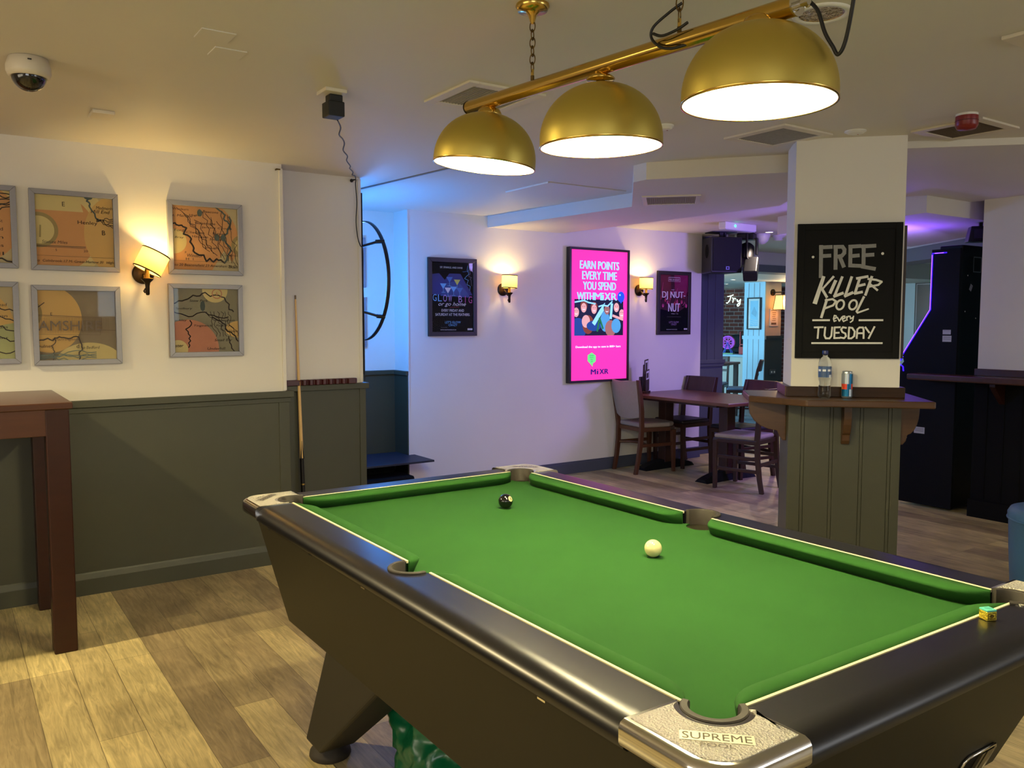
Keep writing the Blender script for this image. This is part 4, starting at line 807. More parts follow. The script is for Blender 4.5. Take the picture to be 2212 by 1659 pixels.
# ---------------------------------------------------------------- posters and the screen
M_posterframe = pm('brown_black_frame', (46, 38, 34), 0.4, var=0.1, vscale=20)
pk = pm('poster_black', (9, 9, 12), 0.6, spec=0.1); nb = pm('poster_night_blue', (20, 42, 120), 0.4); nb2 = pm('poster_blue', (60, 120, 190), 0.4); yl = pm('poster_lime', (206, 214, 90), 0.4); wt = pm('poster_white', (232, 230, 232), 0.4)
cyan = pm('poster_cyan', (110, 190, 235), 0.4); lil = pm('poster_lilac', (190, 150, 220), 0.4); mag = pm('poster_magenta', (206, 84, 170), 0.4); pred = pm('poster_red', (170, 30, 66), 0.4); pdk = pm('poster_maroon', (70, 16, 34), 0.4); ppink = pm('poster_pink', (214, 70, 130), 0.4); grey_t = pm('poster_grey', (120, 120, 130), 0.4)
def drawP1(b, w, h):
    b.step = 0.0001
    b.text('SIP, SPARKLE, AND SHINE', -0.01, h - 0.045, 0.018, wt, 0.22)
    b.poly([(-w, 0.02), (-w, 0.19), (-0.13, 0.20), (-0.06, 0.13), (-0.02, 0.02)], nb); b.poly([(-0.10, 0.02), (-0.11, 0.10), (-0.03, 0.20), (0.08, 0.20), (0.16, 0.08), (0.20, 0.02)], nb2 if False else nb); b.poly([(-0.12, 0.01), (-0.05, 0.12), (0.05, 0.14), (0.14, 0.05), (0.18, 0.0)], pm('poster_steel_blue', (38, 74, 140), 0.4))
    for x, z, m in ((-0.09, 0.095, cyan), (-0.045, 0.06, wt), (0.01, 0.07, cyan), (0.045, 0.13, yl), (0.07, 0.06, nb2), (-0.03, 0.15, nb2)):
        b.poly([(x - 0.032, z + 0.02), (x + 0.032, z + 0.02), (x, z - 0.028)], m); b.line([(x, z - 0.025), (x, z - 0.055)], 0.003, cyan); b.line([(x - 0.018, z - 0.055), (x + 0.018, z - 0.055)], 0.003, cyan)
    b.line(wob(0.10, 0.22, 0.19, 0.26, 0.012, 8, 4), 0.0035, nb2); b.line(wob(0.15, 0.27, 0.17, 0.06, 0.03, 12, 3), 0.003, cyan); b.line(wob(0.17, 0.24, 0.19, 0.10, 0.02, 12, 8), 0.003, grey_t)
    for i, ch in enumerate('GLOW BIG'): 
        if ch != ' ': b.text(ch, -0.175 + i * 0.05, -0.005 - 0.002 * i, 0.058, (cyan, cyan, lil, lil, lil, lil, mag, mag)[i], 0.036 if ch not in 'I' else 0.006)
    b.text('or go home', -0.005, -0.062, 0.042, wt, 0.27, 0.35); b.line([(-0.03, -0.085), (0.06, -0.082)], 0.003, pred)
    b.text('EVERY FRIDAY AND', 0.0, -0.112, 0.022, wt, 0.22); b.text('SATURDAY AT THE FEATHERS.', 0.0, -0.147, 0.022, wt, 0.34)
    b.text("LET'S GLOW", 0.0, -0.212, 0.02, cyan, 0.155, 0.05); b.text('CRAZY', 0.0, -0.236, 0.018, cyan, 0.085)
    b.text('SCAN HERE', -0.085, -h + 0.038, 0.007, grey_t, 0.06); b.text('WWW.CRAFTUNION.CO.UK', -0.045, -h + 0.018, 0.009, wt, 0.155); b.rect(0.145, -h + 0.014, 0.195, -h + 0.030, wt)
def drawP2(b, w, h):
    b.step = 0.00006; b.fat = 0.0025; r = random.Random(5)
    b.poly([(-w, -0.06), (-w, h), (w, h), (w, -0.02), (0.05, -0.10)], pdk); b.poly([(0.02, 0.05), (0.0, h), (w, h), (w, 0.08)], pm('poster_crimson', (140, 24, 80), 0.4)); b.poly([(-w, 0.05), (-w, h), (-0.05, h), (-0.03, 0.06)], pm('poster_brick', (110, 26, 34), 0.4))
    for k in range(26):
        x = -w + 0.016 + k * 0.0165; z = 0.02 + r.uniform(-0.05, 0.08); b.disc(x, z, 0.014, (pred, pdk, ppink, pk)[k % 4], 10, rz=0.02); b.line([(x, z), (x + r.uniform(-0.03, 0.03), z + r.uniform(0.03, 0.12))], 0.008, (pred, ppink, pdk)[k % 3], 0.003)
    b.line([(-0.08, h - 0.025), (0.08, h - 0.025)], 0.002, wt); b.fat = 0.0; b.text('FREE 28 AUGUST', 0.0, h - 0.05, 0.018, wt, 0.15); b.line([(-0.085, h - 0.068), (0.085, h - 0.068), (0.085, h - 0.03), (-0.085, h - 0.03), (-0.085, h - 0.068)], 0.002, wt)
    b.text('WITH', -0.02, 0.135, 0.010, wt, 0.04); b.fat = 0.0028; b.text('DJ NUT-', -0.005, 0.075, 0.085, wt, 0.33); b.text('NUT', 0.0, -0.045, 0.085, wt, 0.165); b.fat = 0.0; b.text('9.00pm - late', 0.01, -0.11, 0.012, wt, 0.10); b.line([(-0.10, -0.14), (0.10, -0.14)], 0.002, grey_t)
    b.text("LET'S GLOW", 0.0, -0.195, 0.02, lil, 0.14, 0.05); b.text('CRAZY', 0.0, -0.218, 0.018, lil, 0.08)
    b.text('WWW.CRAFTUNION.CO.UK', -0.03, -h + 0.018, 0.009, wt, 0.155); b.rect(0.145, -h + 0.014, 0.195, -h + 0.030, wt)
frame_picture(3.380, 3.857, 1.322, 1.981, 'framed_poster', 'black framed poster reading GLOW BIG or go home', drawP1, 0.036, M_posterframe, 0.024, y=6.2, base=pk)
frame_picture(6.010, 6.485, 1.312, 1.959, 'framed_poster', 'dark framed red and black poster reading DJ NUT-NUT', drawP2, 0.036, M_posterframe, 0.024, y=6.2, base=pk)

def em(name, rgb, k=1.0): return pm(name, rgb, 0.4, emit=k, ecol=rgb, spec=0.1)
SK = 0.56
s_pink = em('screen_pink', (255, 54, 158), SK); s_blue = em('screen_light_blue', (140, 214, 255), SK); s_navy = em('screen_navy', (44, 24, 112), SK); s_dk = em('screen_dark', (22, 26, 44), SK); s_skin = em('screen_skin', (214, 160, 150), SK); s_skin2 = em('screen_skin_dark', (150, 100, 90), SK); s_hair = em('screen_hair', (120, 58, 34), SK); s_bl2 = em('screen_denim', (28, 66, 130), SK); s_teal = em('screen_teal', (76, 150, 190), SK); s_green = em('screen_green', (100, 220, 120), SK); s_gdk = em('screen_green_dark', (30, 110, 60), SK); s_ball = em('screen_balloon', (30, 80, 226), SK); s_white = em('screen_white', (240, 240, 255), SK)
t = thing('digital_screen', 'tall wall screen showing a bright pink points advert', 'screen', (5.222, 6.2, 1.503))
w, h = 0.372, 0.636
b = MB(); b.box(-w, w, -0.045, -0.002, -h, h, M_black); bez = pm('brown_black_bezel', (40, 22, 24), 0.35)
b.build('housing', t, 0.003)
b = MB()
for a in ((-w, -w + 0.022, -h, h), (w - 0.022, w, -h, h)): b.box(a[0], a[1], -0.058, -0.04, a[2], a[3], bez)
for a in ((-w + 0.022, w - 0.022, -h, -h + 0.022), (-w + 0.022, w - 0.022, h - 0.022, h)): b.box(a[0], a[1], -0.058, -0.04, a[2], a[3], bez)
b.build('bezel', t, 0.002)
iw, ih = w - 0.022, h - 0.022
b = MB(); b.lay = 0.0455; b.step = 0.0002; b.clip = (-iw, -ih, iw, ih); b.fat = 0.0035; b.step = 0.00008; b.rect(-iw, -ih, iw, ih, s_pink)
def st(s, t_): return (-iw + 2 * iw * s, ih - 2 * ih * t_)
for tx, tt, ww in (('EARN POINTS', 0.112, 0.69), ('EVERY TIME', 0.192, 0.61), ('YOU SPEND', 0.271, 0.58)): b.text(tx, *st(0.5, tt), 0.077, s_blue, ww * 2 * iw)
X0, Z0 = st(0.06, 0.655); X1, Z1 = st(0.93, 0.375); oc = b.clip; b.clip = (X0, Z0, X1, Z1)
b.rect(X0, Z0, X1, Z1, s_dk)
def blob(s, t_, rx, rz, m): x, z = st(s, t_); b.disc(x, z, rx, m, 18, rz=rz)
blob(0.12, 0.60, 0.11, 0.10, s_bl2); blob(0.30, 0.57, 0.07, 0.09, s_hair); blob(0.26, 0.545, 0.05, 0.06, s_skin); blob(0.40, 0.58, 0.09, 0.05, s_bl2); blob(0.60, 0.545, 0.06, 0.10, s_teal); blob(0.70, 0.60, 0.07, 0.08, s_skin2); blob(0.88, 0.52, 0.07, 0.10, s_dk); blob(0.80, 0.58, 0.06, 0.07, s_teal)
b.line([st(0.40, 0.56), st(0.52, 0.47), st(0.60, 0.42)], 0.045, s_blue); b.line([st(0.70, 0.52), st(0.72, 0.41)], 0.03, s_blue); b.line([st(0.46, 0.62), st(0.50, 0.52), st(0.56, 0.60)], 0.02, s_gdk); b.line([st(0.74, 0.50), st(0.92, 0.53)], 0.024, s_skin)
for s_, t_, m1, m2 in ((0.09, 0.47, s_skin, s_dk), (0.22, 0.435, s_skin, s_hair), (0.40, 0.445, s_skin, s_hair), (0.63, 0.45, s_skin2, s_dk), (0.90, 0.48, s_skin, s_dk), (0.80, 0.43, s_skin, s_dk)):
    blob(s_, t_ - 0.010, 0.043, 0.05, m2); blob(s_, t_ + 0.006, 0.034, 0.045, m1)
    x, z = st(s_, t_); b.disc(x - 0.012, z + 0.006, 0.004, s_dk, 8); b.disc(x + 0.012, z + 0.006, 0.004, s_dk, 8); b.line([(x - 0.014, z - 0.02), (x, z - 0.026), (x + 0.014, z - 0.02)], 0.006, s_white)
b.line([st(0.05, 0.40), st(0.22, 0.385), st(0.30, 0.40), st(0.42, 0.41)], 0.014, s_blue); b.line([st(0.48, 0.43), st(0.55, 0.42), st(0.64, 0.425), st(0.72, 0.39)], 0.014, s_blue)
b.clip = oc
b.text('WITH', *st(0.245, 0.352), 0.072, s_blue, 0.20); b.text('M', *st(0.465, 0.352), 0.072, s_blue, 0.09); b.text('i', *st(0.55, 0.352), 0.072, s_blue, 0.022); b.text('X', *st(0.635, 0.352), 0.072, s_blue, 0.075); b.text('R', *st(0.755, 0.352), 0.072, s_blue, 0.07)
x, z = st(0.88, 0.352); b.disc(x, z, 0.046, s_ball, 24, rz=0.052); b.poly([(x - 0.012, z - 0.048), (x + 0.012, z - 0.048), (x, z - 0.066)], s_ball); b.disc(x - 0.014, z + 0.018, 0.010, s_blue, 10)
b.fat = 0.001; b.text('Download the app to save in 800+ bars', *st(0.48, 0.744), 0.026, s_white, 0.80 * 2 * iw)
x, z = st(0.36, 0.835); b.poly([(x - 0.05, z - 0.02), (x - 0.05, z + 0.035), (x, z + 0.06), (x + 0.05, z + 0.03), (x + 0.05, z - 0.025), (x + 0.015, z - 0.045), (x + 0.01, z - 0.075), (x - 0.02, z - 0.045)], s_green)
b.fat = 0.0
for k, q in enumerate(('EARN', 'POINTS', 'IN', 'APP')): b.text(q, x, z + 0.03 - k * 0.019, 0.011, s_gdk, 0.05 if len(q) > 3 else 0.022)
b.fat = 0.0035; b.text('M', *st(0.39, 0.937), 0.05, s_navy, 0.058); b.text('i', *st(0.465, 0.937), 0.05, s_navy, 0.014); b.text('X', *st(0.54, 0.937), 0.05, s_navy, 0.055); b.text('R', *st(0.625, 0.937), 0.05, s_navy, 0.046)
b.build('display', t)

# ---------------------------------------------------------------- chalkboard on the pillar
sg = thing('chalkboard_sign', 'black chalkboard reading FREE KILLER POOL every TUESDAY on the pillar front', 'sign', (3.797, 2.549, 1.5955), PR)
sw, shh = 0.249, 0.339
bl = pm('chalkboard_black', (11, 11, 9), 0.7, spec=0.2, var=0.1, vscale=30)
b = MB(); b.box(-sw, sw, -0.016, -0.001, -shh, shh, bl); b.build('board', sg)
b = MB(); fw = 0.033
for a in ((-sw, -sw + fw, -shh, shh), (sw - fw, sw, -shh, shh)): b.box(a[0], a[1], -0.021, -0.001, a[2], a[3], bl)
for a in ((-sw + fw, sw - fw, -shh, -shh + fw), (-sw + fw, sw - fw, shh - fw, shh)): b.box(a[0], a[1], -0.021, -0.001, a[2], a[3], bl)
b.build('frame', sg, 0.002)
def sp_(x, y):
    xl = 180 - 30 * (y - 187) / 1196; xr = 1120 - 35 * (y - 167) / 1221; s = (x - xl) / (xr - xl); yt = 187 - 20 * s; yb = 1383 + 5 * s
    return ((s - 0.5) * 2 * sw, shh - (y - yt) / (yb - yt) * 2 * shh)
gr = pm('chalk_grey', (146, 146, 142), 0.9, var=0.2, vscale=60); wc = pm('chalk_white', (228, 228, 218), 0.9, var=0.1, vscale=60)
b = MB(); b.lay = 0.0163; b.step = 0.00006
K_ = 2 * sw / 940
def S(w_, m, *pts, w2=None): b.line([sp_(*p) for p in pts], w_ * K_ * 1.2, m, None if w2 is None else w2 * K_ * 1.2)
for st_ in (((388, 380), (385, 655)), ((378, 393), (482, 388)), ((388, 470), (470, 465)), ((520, 380), (518, 582)), ((508, 388), (580, 386), (598, 412), (596, 442), (576, 466), (526, 476)), ((556, 476), (592, 562)), ((652, 378), (650, 556)), ((642, 386), (738, 380)), ((652, 470), (725, 463)), ((642, 552), (740, 556)), ((770, 374), (768, 566)), ((756, 384), (872, 377)), ((768, 462), (855, 456)), ((756, 562), (868, 582))): S(29, gr, *st_)
S(26, wc, (410, 655), (332, 888), w2=34); S(18, wc, (500, 652), (398, 765), w2=14); S(20, wc, (392, 755), (440, 835))
S(24, wc, (518, 690), (470, 796)); S(20, wc, (578, 655), (508, 828)); S(22, wc, (505, 828), (585, 798)); S(20, wc, (663, 655), (605, 825)); S(22, wc, (602, 826), (672, 794))
S(20, wc, (735, 665), (692, 802)); S(20, wc, (708, 668), (806, 650)); S(20, wc, (712, 737), (780, 720)); S(20, wc, (690, 802), (756, 788)); S(20, wc, (842, 652), (786, 815)); S(16, wc, (808, 672), (880, 680), (930, 697), (900, 725), (812, 742)); S(16, wc, (832, 722), (892, 772))
S(20, wc, (440, 855), (390, 1016)); S(16, wc, (426, 864), (490, 852), (522, 872), (496, 908), (426, 934))
for cx_ in (560, 675): S(15, wc, *[(cx_ + 34 * math.cos(a) + 8 * math.sin(a) * -1, 903 + 42 * math.sin(a)) for a in [2 * PI * k / 18 for k in range(19)]])
S(18, wc, (772, 832), (708, 962), (716, 974), (812, 940), w2=12)
for pts_ in (((500, 1030), (522, 1022), (524, 1002), (508, 998), (500, 1028), (506, 1052), (524, 1044)), ((534, 1014), (552, 1050), (576, 1012)), ((580, 1032), (602, 1022), (600, 1004), (584, 1006), (580, 1034), (590, 1052), (610, 1042)), ((618, 1008), (621, 1042)), ((620, 1020), (632, 1006), (642, 1006)), ((648, 1004), (654, 1028), (674, 1016)), ((680, 1004), (672, 1044), (650, 1060))): S(10, wc, *pts_)
S(15, wc, (312, 1042), (463, 1041)); S(15, wc, (730, 1041), (940, 1040)); S(14, wc, (303, 1247), (935, 1246))
for pts_ in (((326, 1106), (406, 1104)), ((364, 1105), (356, 1204)), ((425, 1104), (418, 1178), (430, 1204), (464, 1204), (480, 1182), (488, 1104)), ((510, 1104), (507, 1204)), ((510, 1106), (560, 1104)), ((509, 1155), (550, 1153)), ((507, 1202), (558, 1200)), ((614, 1110), (584, 1104), (568, 1124), (580, 1148), (606, 1160), (612, 1184), (595, 1202), (560, 1196)), ((640, 1104), (634, 1204)), ((640, 1106), (668, 1110), (690, 1142), (685, 1184), (660, 1204), (634, 1204)), ((708, 1204), (713, 1124), (732, 1106), (764, 1106), (770, 1130), (769, 1204)), ((712, 1158), (770, 1157)), ((784, 1103), (820, 1152)), ((866, 1099), (814, 1204))): S(14, wc, *pts_)
b.build('chalk_lettering', sg)
for x, y, r in ((315, 478, 12), (938, 446, 13)):
    b = MB(); b.lay = 0.0163; px, pz = sp_(x, y); b.disc(px, pz, r * K_, wc, 14); b.build('chalk_dot', sg)
t = thing('chalkboard_edge', 'second dark board seen edge-on at the right side of the pillar', 'sign', (4.034, 2.412, 1.59), math.radians(45))
b = MB(); b.box(-0.02, 0.25, -0.022, 0.0, -0.335, 0.335, pm('dark_brown_board', (52, 36, 32), 0.5)); b.build('board', t, 0.002)

# ---------------------------------------------------------------- bottle and can on the pillar shelf
pet = pm('clear_plastic', (240, 246, 250), 0.06, trans=1.0, ior=1.28); 
t = thing('water_bottle', 'clear plastic water bottle with a dark blue cap on the pillar shelf', 'bottle', (3.652, 2.566, 1.0605))
b = MB(); b.lathe([(0.024, 0.0), (0.029, 0.004), (0.031, 0.02), (0.030, 0.055), (0.0255, 0.075), (0.030, 0.092), (0.0315, 0.10), (0.0315, 0.165), (0.0305, 0.180), (0.026, 0.196), (0.016, 0.208), (0.0125, 0.214), (0.0125, 0.222)], pet, 36, caps=False); b.lathe([(0.024, 0.0), (0.012, 0.006), (0.0005, 0.008)], pet, 36, caps=False); b.build('body', t)
b = MB(); b.lathe([(0.0145, 0.219), (0.0148, 0.221), (0.0148, 0.236), (0.0135, 0.239), (0.0005, 0.239)], pm('navy_cap', (24, 34, 92), 0.35), 28, caps=False); b.build('cap', t)
lab = pm('blue_white_label', (70, 100, 150), 0.4, trans=0.35); labw = pm('label_white', (226, 230, 236), 0.45)
b = MB()
for k in range(24):
    a0, a1 = 2 * PI * k / 24, 2 * PI * (k + 1) / 24; r = 0.0319
    for z0, z1, m in ((0.105, 0.118, labw if k in (17, 18, 20) else lab), (0.118, 0.135, lab), (0.135, 0.145, labw if k % 3 else lab), (0.145, 0.158, lab)):
        b.add([(r * math.cos(a0), r * math.sin(a0), z0), (r * math.cos(a1), r * math.sin(a1), z0), (r * math.cos(a1), r * math.sin(a1), z1), (r * math.cos(a0), r * math.sin(a0), z1)], [(0, 1, 2, 3)], m, True)
b.build('label_band', t)
t = thing('drinks_can', 'slim blue and silver drinks can on the pillar shelf', 'can', (3.747, 2.503, 1.0605))
cb = pm('can_blue', (24, 104, 146), 0.28, 0.7); cs = pm('can_silver', (176, 186, 192), 0.28, 0.8); cr = pm('can_red', (214, 66, 40), 0.35, 0.3); cy_ = pm('can_yellow', (226, 176, 60), 0.35, 0.3)
b = MB(); b.lathe([(0.020, 0.0), (0.0245, 0.004), (0.0265, 0.010)], cs, 32); b.lathe([(0.0265, 0.122), (0.0235, 0.131), (0.0238, 0.134), (0.0225, 0.1345), (0.021, 0.131), (0.0005, 0.131)], cs, 32, caps=False); b.build('rims', t)
b = MB(); n = 32
for k in range(n):
    a0, a1 = 2 * PI * k / n, 2 * PI * (k + 1) / n; r = 0.0265; f = ((k - 20.5) / n * 4) % 2.0
    for z0, z1, lv in ((0.010, 0.045, 0), (0.045, 0.060, 1), (0.060, 0.072, 2), (0.072, 0.122, 3)):
        left = f < 1.0
        m = (cb if not left else cs) if lv == 0 else (cr if 0.2 < f < 1.8 else cb) if lv in (1, 2) else (cb if left else cs)
        if lv == 1 and 0.9 < f < 1.15: m = cy_
        sh1 = 0.012 * (1 if left else -1)
        b.add([(r * math.cos(a0), r * math.sin(a0), z0), (r * math.cos(a1), r * math.sin(a1), z0), (r * math.cos(a1), r * math.sin(a1), z1), (r * math.cos(a0), r * math.sin(a0), z1)], [(0, 1, 2, 3)], m, True)
b.build('body', t)
b = MB(); b.T = TR(0.004, 0.0, 0.1325); b.torus(0.007, 0.0014, cs, 14, 6, 0.8); b.build('ring_pull', t)

# ---------------------------------------------------------------- dining table and chairs
t = thing('dining_table', 'dark wood pub dining table by the purple lit wall', 'table', (5.92, 5.47, 0))
b = MB(); b.box(-0.40, 0.43, -0.66, 0.66, 0.715, 0.745, M_tabletop); b.build('table_top', t, 0.006)
b = MB(); b.box(-0.28, 0.28, -0.42, 0.60, 0.685, 0.715, M_chairwood); b.build('top_support', t)
for y in (-0.30, 0.48):
    b = MB(); b.box(-0.055, 0.055, y - 0.05, y + 0.05, 0.06, 0.69, M_chairwood); b.build('pedestal_column', t, 0.004)
    b = MB(); n = 12; rings = []
    for k in range(n + 1):
        x = -0.33 + 0.66 * k / n; q = abs(x) / 0.33; wy = 0.075 - 0.015 * (1 - q); zt = 0.075 - 0.06 * q ** 2; rings.append([(x, y - wy, 0.0), (x, y + wy, 0.0), (x, y + wy * 0.6, zt + 0.012), (x, y - wy * 0.6, zt + 0.012)])
    b.loft(rings, M_iron, False); b.build('pedestal_base', t)
M_beige_seat = M_fabric
def pub_chair(label, seatm, loc, rz, group):
    t = thing('pub_chair', label, 'chair', loc, rz, group)
    b = MB(); b.box(-0.205, 0.205, -0.20, 0.205, 0.405, 0.445, M_chairwood); b.build('seat_frame', t, 0.006)
    b = MB(); b.box(-0.198, 0.198, -0.185, 0.20, 0.44, 0.478, seatm); b.build('seat', t, 0.018, 4)
    for sx in (-1, 1):
        b = MB(); b.hexa([(sx * 0.19 - 0.016, 0.17, 0), (sx * 0.19 + 0.016, 0.17, 0), (sx * 0.19 + 0.016, 0.20, 0), (sx * 0.19 - 0.016, 0.20, 0)], [(sx * 0.19 - 0.02, 0.165, 0.43), (sx * 0.19 + 0.02, 0.165, 0.43), (sx * 0.19 + 0.02, 0.205, 0.43), (sx * 0.19 - 0.02, 0.205, 0.43)], M_chairwood); b.build('leg', t, 0.003)
        rings = []
        for z, y, d in ((0, -0.245, 0.017), (0.12, -0.222, 0.018), (0.28, -0.203, 0.02), (0.44, -0.195, 0.021), (0.60, -0.205, 0.02), (0.75, -0.232, 0.018), (0.885, -0.268, 0.014)): rings.append([(sx * 0.185 - 0.0165, y - d, z), (sx * 0.185 + 0.0165, y - d, z), (sx * 0.185 + 0.0165, y + d, z), (sx * 0.185 - 0.0165, y + d, z)])
        b = MB(); b.loft(rings, M_chairwood, False); b.build('leg', t, 0.003)
        for z in (0.18, 0.285):
            b = MB(); b.box(sx * 0.19 - 0.009, sx * 0.19 + 0.009, -0.215, 0.18, z - 0.014, z + 0.014, M_chairwood); b.build('stretcher', t, 0.002)
    b = MB(); b.box(-0.18, 0.18, -0.222, -0.206, 0.22, 0.25, M_chairwood); b.build('stretcher', t, 0.002)
    rings = []
    for k in range(9):
        x = -0.20 + 0.40 * k / 8; q = 0.022 * (1 - (x / 0.2) ** 2); rings.append([(x, -0.255 - q - 0.012, 0.725), (x, -0.232 - q + 0.006, 0.725), (x, -0.270 - q + 0.006, 0.885), (x, -0.288 - q - 0.006, 0.885)])
    b = MB(); b.loft(rings, M_chairwood, False); b.build('backrest', t, 0.004)
    rings = [[(x, -0.222 - 0.018 * (1 - (x / 0.19) ** 2), 0.645), (x, -0.206 - 0.018 * (1 - (x / 0.19) ** 2), 0.645), (x, -0.214 - 0.018 * (1 - (x / 0.19) ** 2), 0.68), (x, -0.230 - 0.018 * (1 - (x / 0.19) ** 2), 0.68)] for x in [-0.19 + 0.38 * k / 8 for k in range(9)]]
    b = MB(); b.loft(rings, M_chairwood, False); b.build('back_rail', t, 0.002)
    return t
def copy_thing(o, label, loc, rz, group=None):
    r = o.copy(); C.objects.link(r); r.location = loc; r.rotation_euler = (0, 0, rz); r['label'] = label
    if group: r['group'] = group
    for ch in list(o.children):
        c = ch.copy(); C.objects.link(c); c.parent = r
        for g2 in list(ch.children):
            d_ = g2.copy(); C.objects.link(d_); d_.parent = c
    return r
GC = 'pub chairs around the dining table'
chB = pub_chair('dark wooden chair at the far side of the dining table, next to the wall', M_leather, (6.17, 5.97, 0), math.radians(90), GC)
copy_thing(chB, 'dark wooden chair across the dining table, half hidden by the pillar shelf', (6.19, 5.24, 0), math.radians(86))
pub_chair('dark wooden chair with a beige seat at the near end of the dining table', M_fabric, (5.76, 4.82, 0), math.radians(14), GC)
# upholstered chair
t = thing('upholstered_chair', 'wooden chair with a full beige fabric back beside the screen wall', 'chair', (5.66, 5.95, 0), math.radians(-97), GC)
M_cw2 = pm('mid_brown_wood', (84, 48, 26), 0.36, var=0.2, vscale=6, stretch=(4, 4, 1))
b = MB(); pl = [(-0.19, -0.20), (0.19, -0.20), (0.215, 0.12), (0.16, 0.215), (0, 0.235), (-0.16, 0.215), (-0.215, 0.12)]; b.prism(pl, 0.40, 0.44, M_cw2); b.build('seat_frame', t, 0.006)
b = MB(); b.prism([(x * 0.97, y * 0.97 + 0.002) for x, y in pl], 0.438, 0.482, M_fabric); b.build('seat', t, 0.018, 4)
for sx in (-1, 1):
    b = MB(); b.hexa([(sx * 0.195 - 0.014, 0.165, 0), (sx * 0.195 + 0.014, 0.165, 0), (sx * 0.195 + 0.014, 0.193, 0), (sx * 0.195 - 0.014, 0.193, 0)], [(sx * 0.19 - 0.02, 0.15, 0.41), (sx * 0.19 + 0.02, 0.15, 0.41), (sx * 0.19 + 0.02, 0.195, 0.41), (sx * 0.19 - 0.02, 0.195, 0.41)], M_cw2); b.build('leg', t, 0.003)
    rings = []
    for z, y, x, d in ((0, -0.255, 0.178, 0.017), (0.14, -0.225, 0.18, 0.019), (0.30, -0.205, 0.185, 0.021), (0.44, -0.198, 0.19, 0.021), (0.60, -0.212, 0.205, 0.02), (0.75, -0.24, 0.222, 0.018), (0.90, -0.28, 0.238, 0.014)): rings.append([(sx * x - 0.0165, y - d, z), (sx * x + 0.0165, y - d, z), (sx * x + 0.0165, y + d, z), (sx * x - 0.0165, y + d, z)])
    b = MB(); b.loft(rings, M_cw2, False); b.build('leg', t, 0.003)
    b = MB(); b.box(sx * 0.187 - 0.009, sx * 0.187 + 0.009, -0.22, 0.17, 0.255, 0.285, M_cw2); b.build('stretcher', t, 0.002)
b = MB(); b.tube([(-0.185, -0.21, 0.27), (-0.12, -0.10, 0.27), (0, -0.06, 0.27), (0.12, -0.10, 0.27), (0.185, -0.21, 0.27)], 0.013, M_cw2, 8); b.build('stretcher', t)
rings = []
for k in range(13):
    q = -1 + 2 * k / 12; cv = 0.03 * (1 - q * q); sag = 0.012 * (1 - q * q); b0_ = 0.545 - 0.03 * (1 - q * q)
    rings.append([(q * 0.185, -0.222 - cv, b0_), (q * 0.185, -0.196 - cv, b0_), (q * 0.222, -0.262 - cv, 0.893 - sag), (q * 0.222, -0.292 - cv, 0.893 - sag)])
b = MB(); b.loft(rings, M_fabric, True); b.build('backrest', t, 0.008, 3)
# menus in a block on the table
t = thing('menu_holder', 'wooden block holding upright framed menus on the dining table', 'menu holder', (5.70, 6.03, 0.7455), math.radians(25))
b = MB(); b.box(-0.05, 0.05, -0.045, 0.045, 0, 0.022, M_chairwood); b.box(-0.05, 0.05, 0.02, 0.04, 0.022, 0.16, M_chairwood); b.build('block', t, 0.003)
mdk = pm('menu_board', (60, 48, 46), 0.5); mpg = pm('menu_page', (200, 196, 204), 0.6)
for k, (y, hh, xo) in enumerate(((-0.03, 0.21, -0.004), (-0.012, 0.31, 0.0), (0.006, 0.26, 0.006))):
    b = MB(); b.T = TR(xo, y, 0.0225) @ RX(math.radians(3)) @ RY(math.radians(-7 + k * 2)); b.box(-0.045, 0.045, -0.003, 0.003, 0, hh, mdk); b.lay = 0.0035; b.rect(-0.036, hh * 0.55, 0.036, hh - 0.012, mpg); b.rect(-0.028, hh * 0.62, 0.02, hh - 0.03, mdk); b.T = b.T @ RZ(PI); b.lay = 0.0035; b.rect(-0.036, hh * 0.55, 0.036, hh - 0.012, mpg); b.rect(-0.028, hh * 0.62, 0.02, hh - 0.03, mdk); b.build('menu', t)

# ---------------------------------------------------------------- loudspeaker, stage light, exit light
t = thing('loudspeaker', 'black loudspeaker hung from the ceiling on the dark column', 'speaker', (6.66, 5.95, 2.12), math.radians(-22))
b = MB(); b.hexa([(-0.17, -0.15, -0.18), (0.17, -0.15, -0.18), (0.13, 0.15, -0.18), (-0.13, 0.15, -0.18)], [(-0.17, -0.15, 0.18), (0.17, -0.15, 0.18), (0.13, 0.15, 0.18), (-0.13, 0.15, 0.18)], M_black); b.build('cabinet', t, 0.012, 3)
b = MB(); b.box(-0.155, 0.155, -0.160, -0.148, -0.165, 0.165, pm('navy_grille', (14, 14, 26), 0.75, bump=0.6, bscale=300)); b.build('grille', t, 0.006)
b = MB(); b.lay = 0.1605; b.rect(-0.012, -0.15, 0.026, -0.118, pm('badge_lilac', (120, 120, 190), 0.4)); b.lay = 0.161; b.disc(0.007, -0.134, 0.01, MATS['navy_grille'], 14); b.build('badge', t)
b = MB(); b.T = TR(-0.163, -0.03, 0.04) @ RY(PI / 2); b.lathe([(0.03, -0.002), (0.035, 0.0), (0.02, 0.004), (0.0, 0.003)][::-1], M_blackmatt, 18, caps=False, sx=2.0); b.build('side_handle', t)
b = MB(); b.box(-0.02, 0.02, -0.03, -0.005, 0.18, 0.232, M_black); b.box(0.03, 0.05, -0.03, -0.005, 0.18, 0.232, M_black); b.box(-0.13, 0.14, -0.09, 0.09, 0.232, 0.2395, M_black); b.build('ceiling_bracket', t)
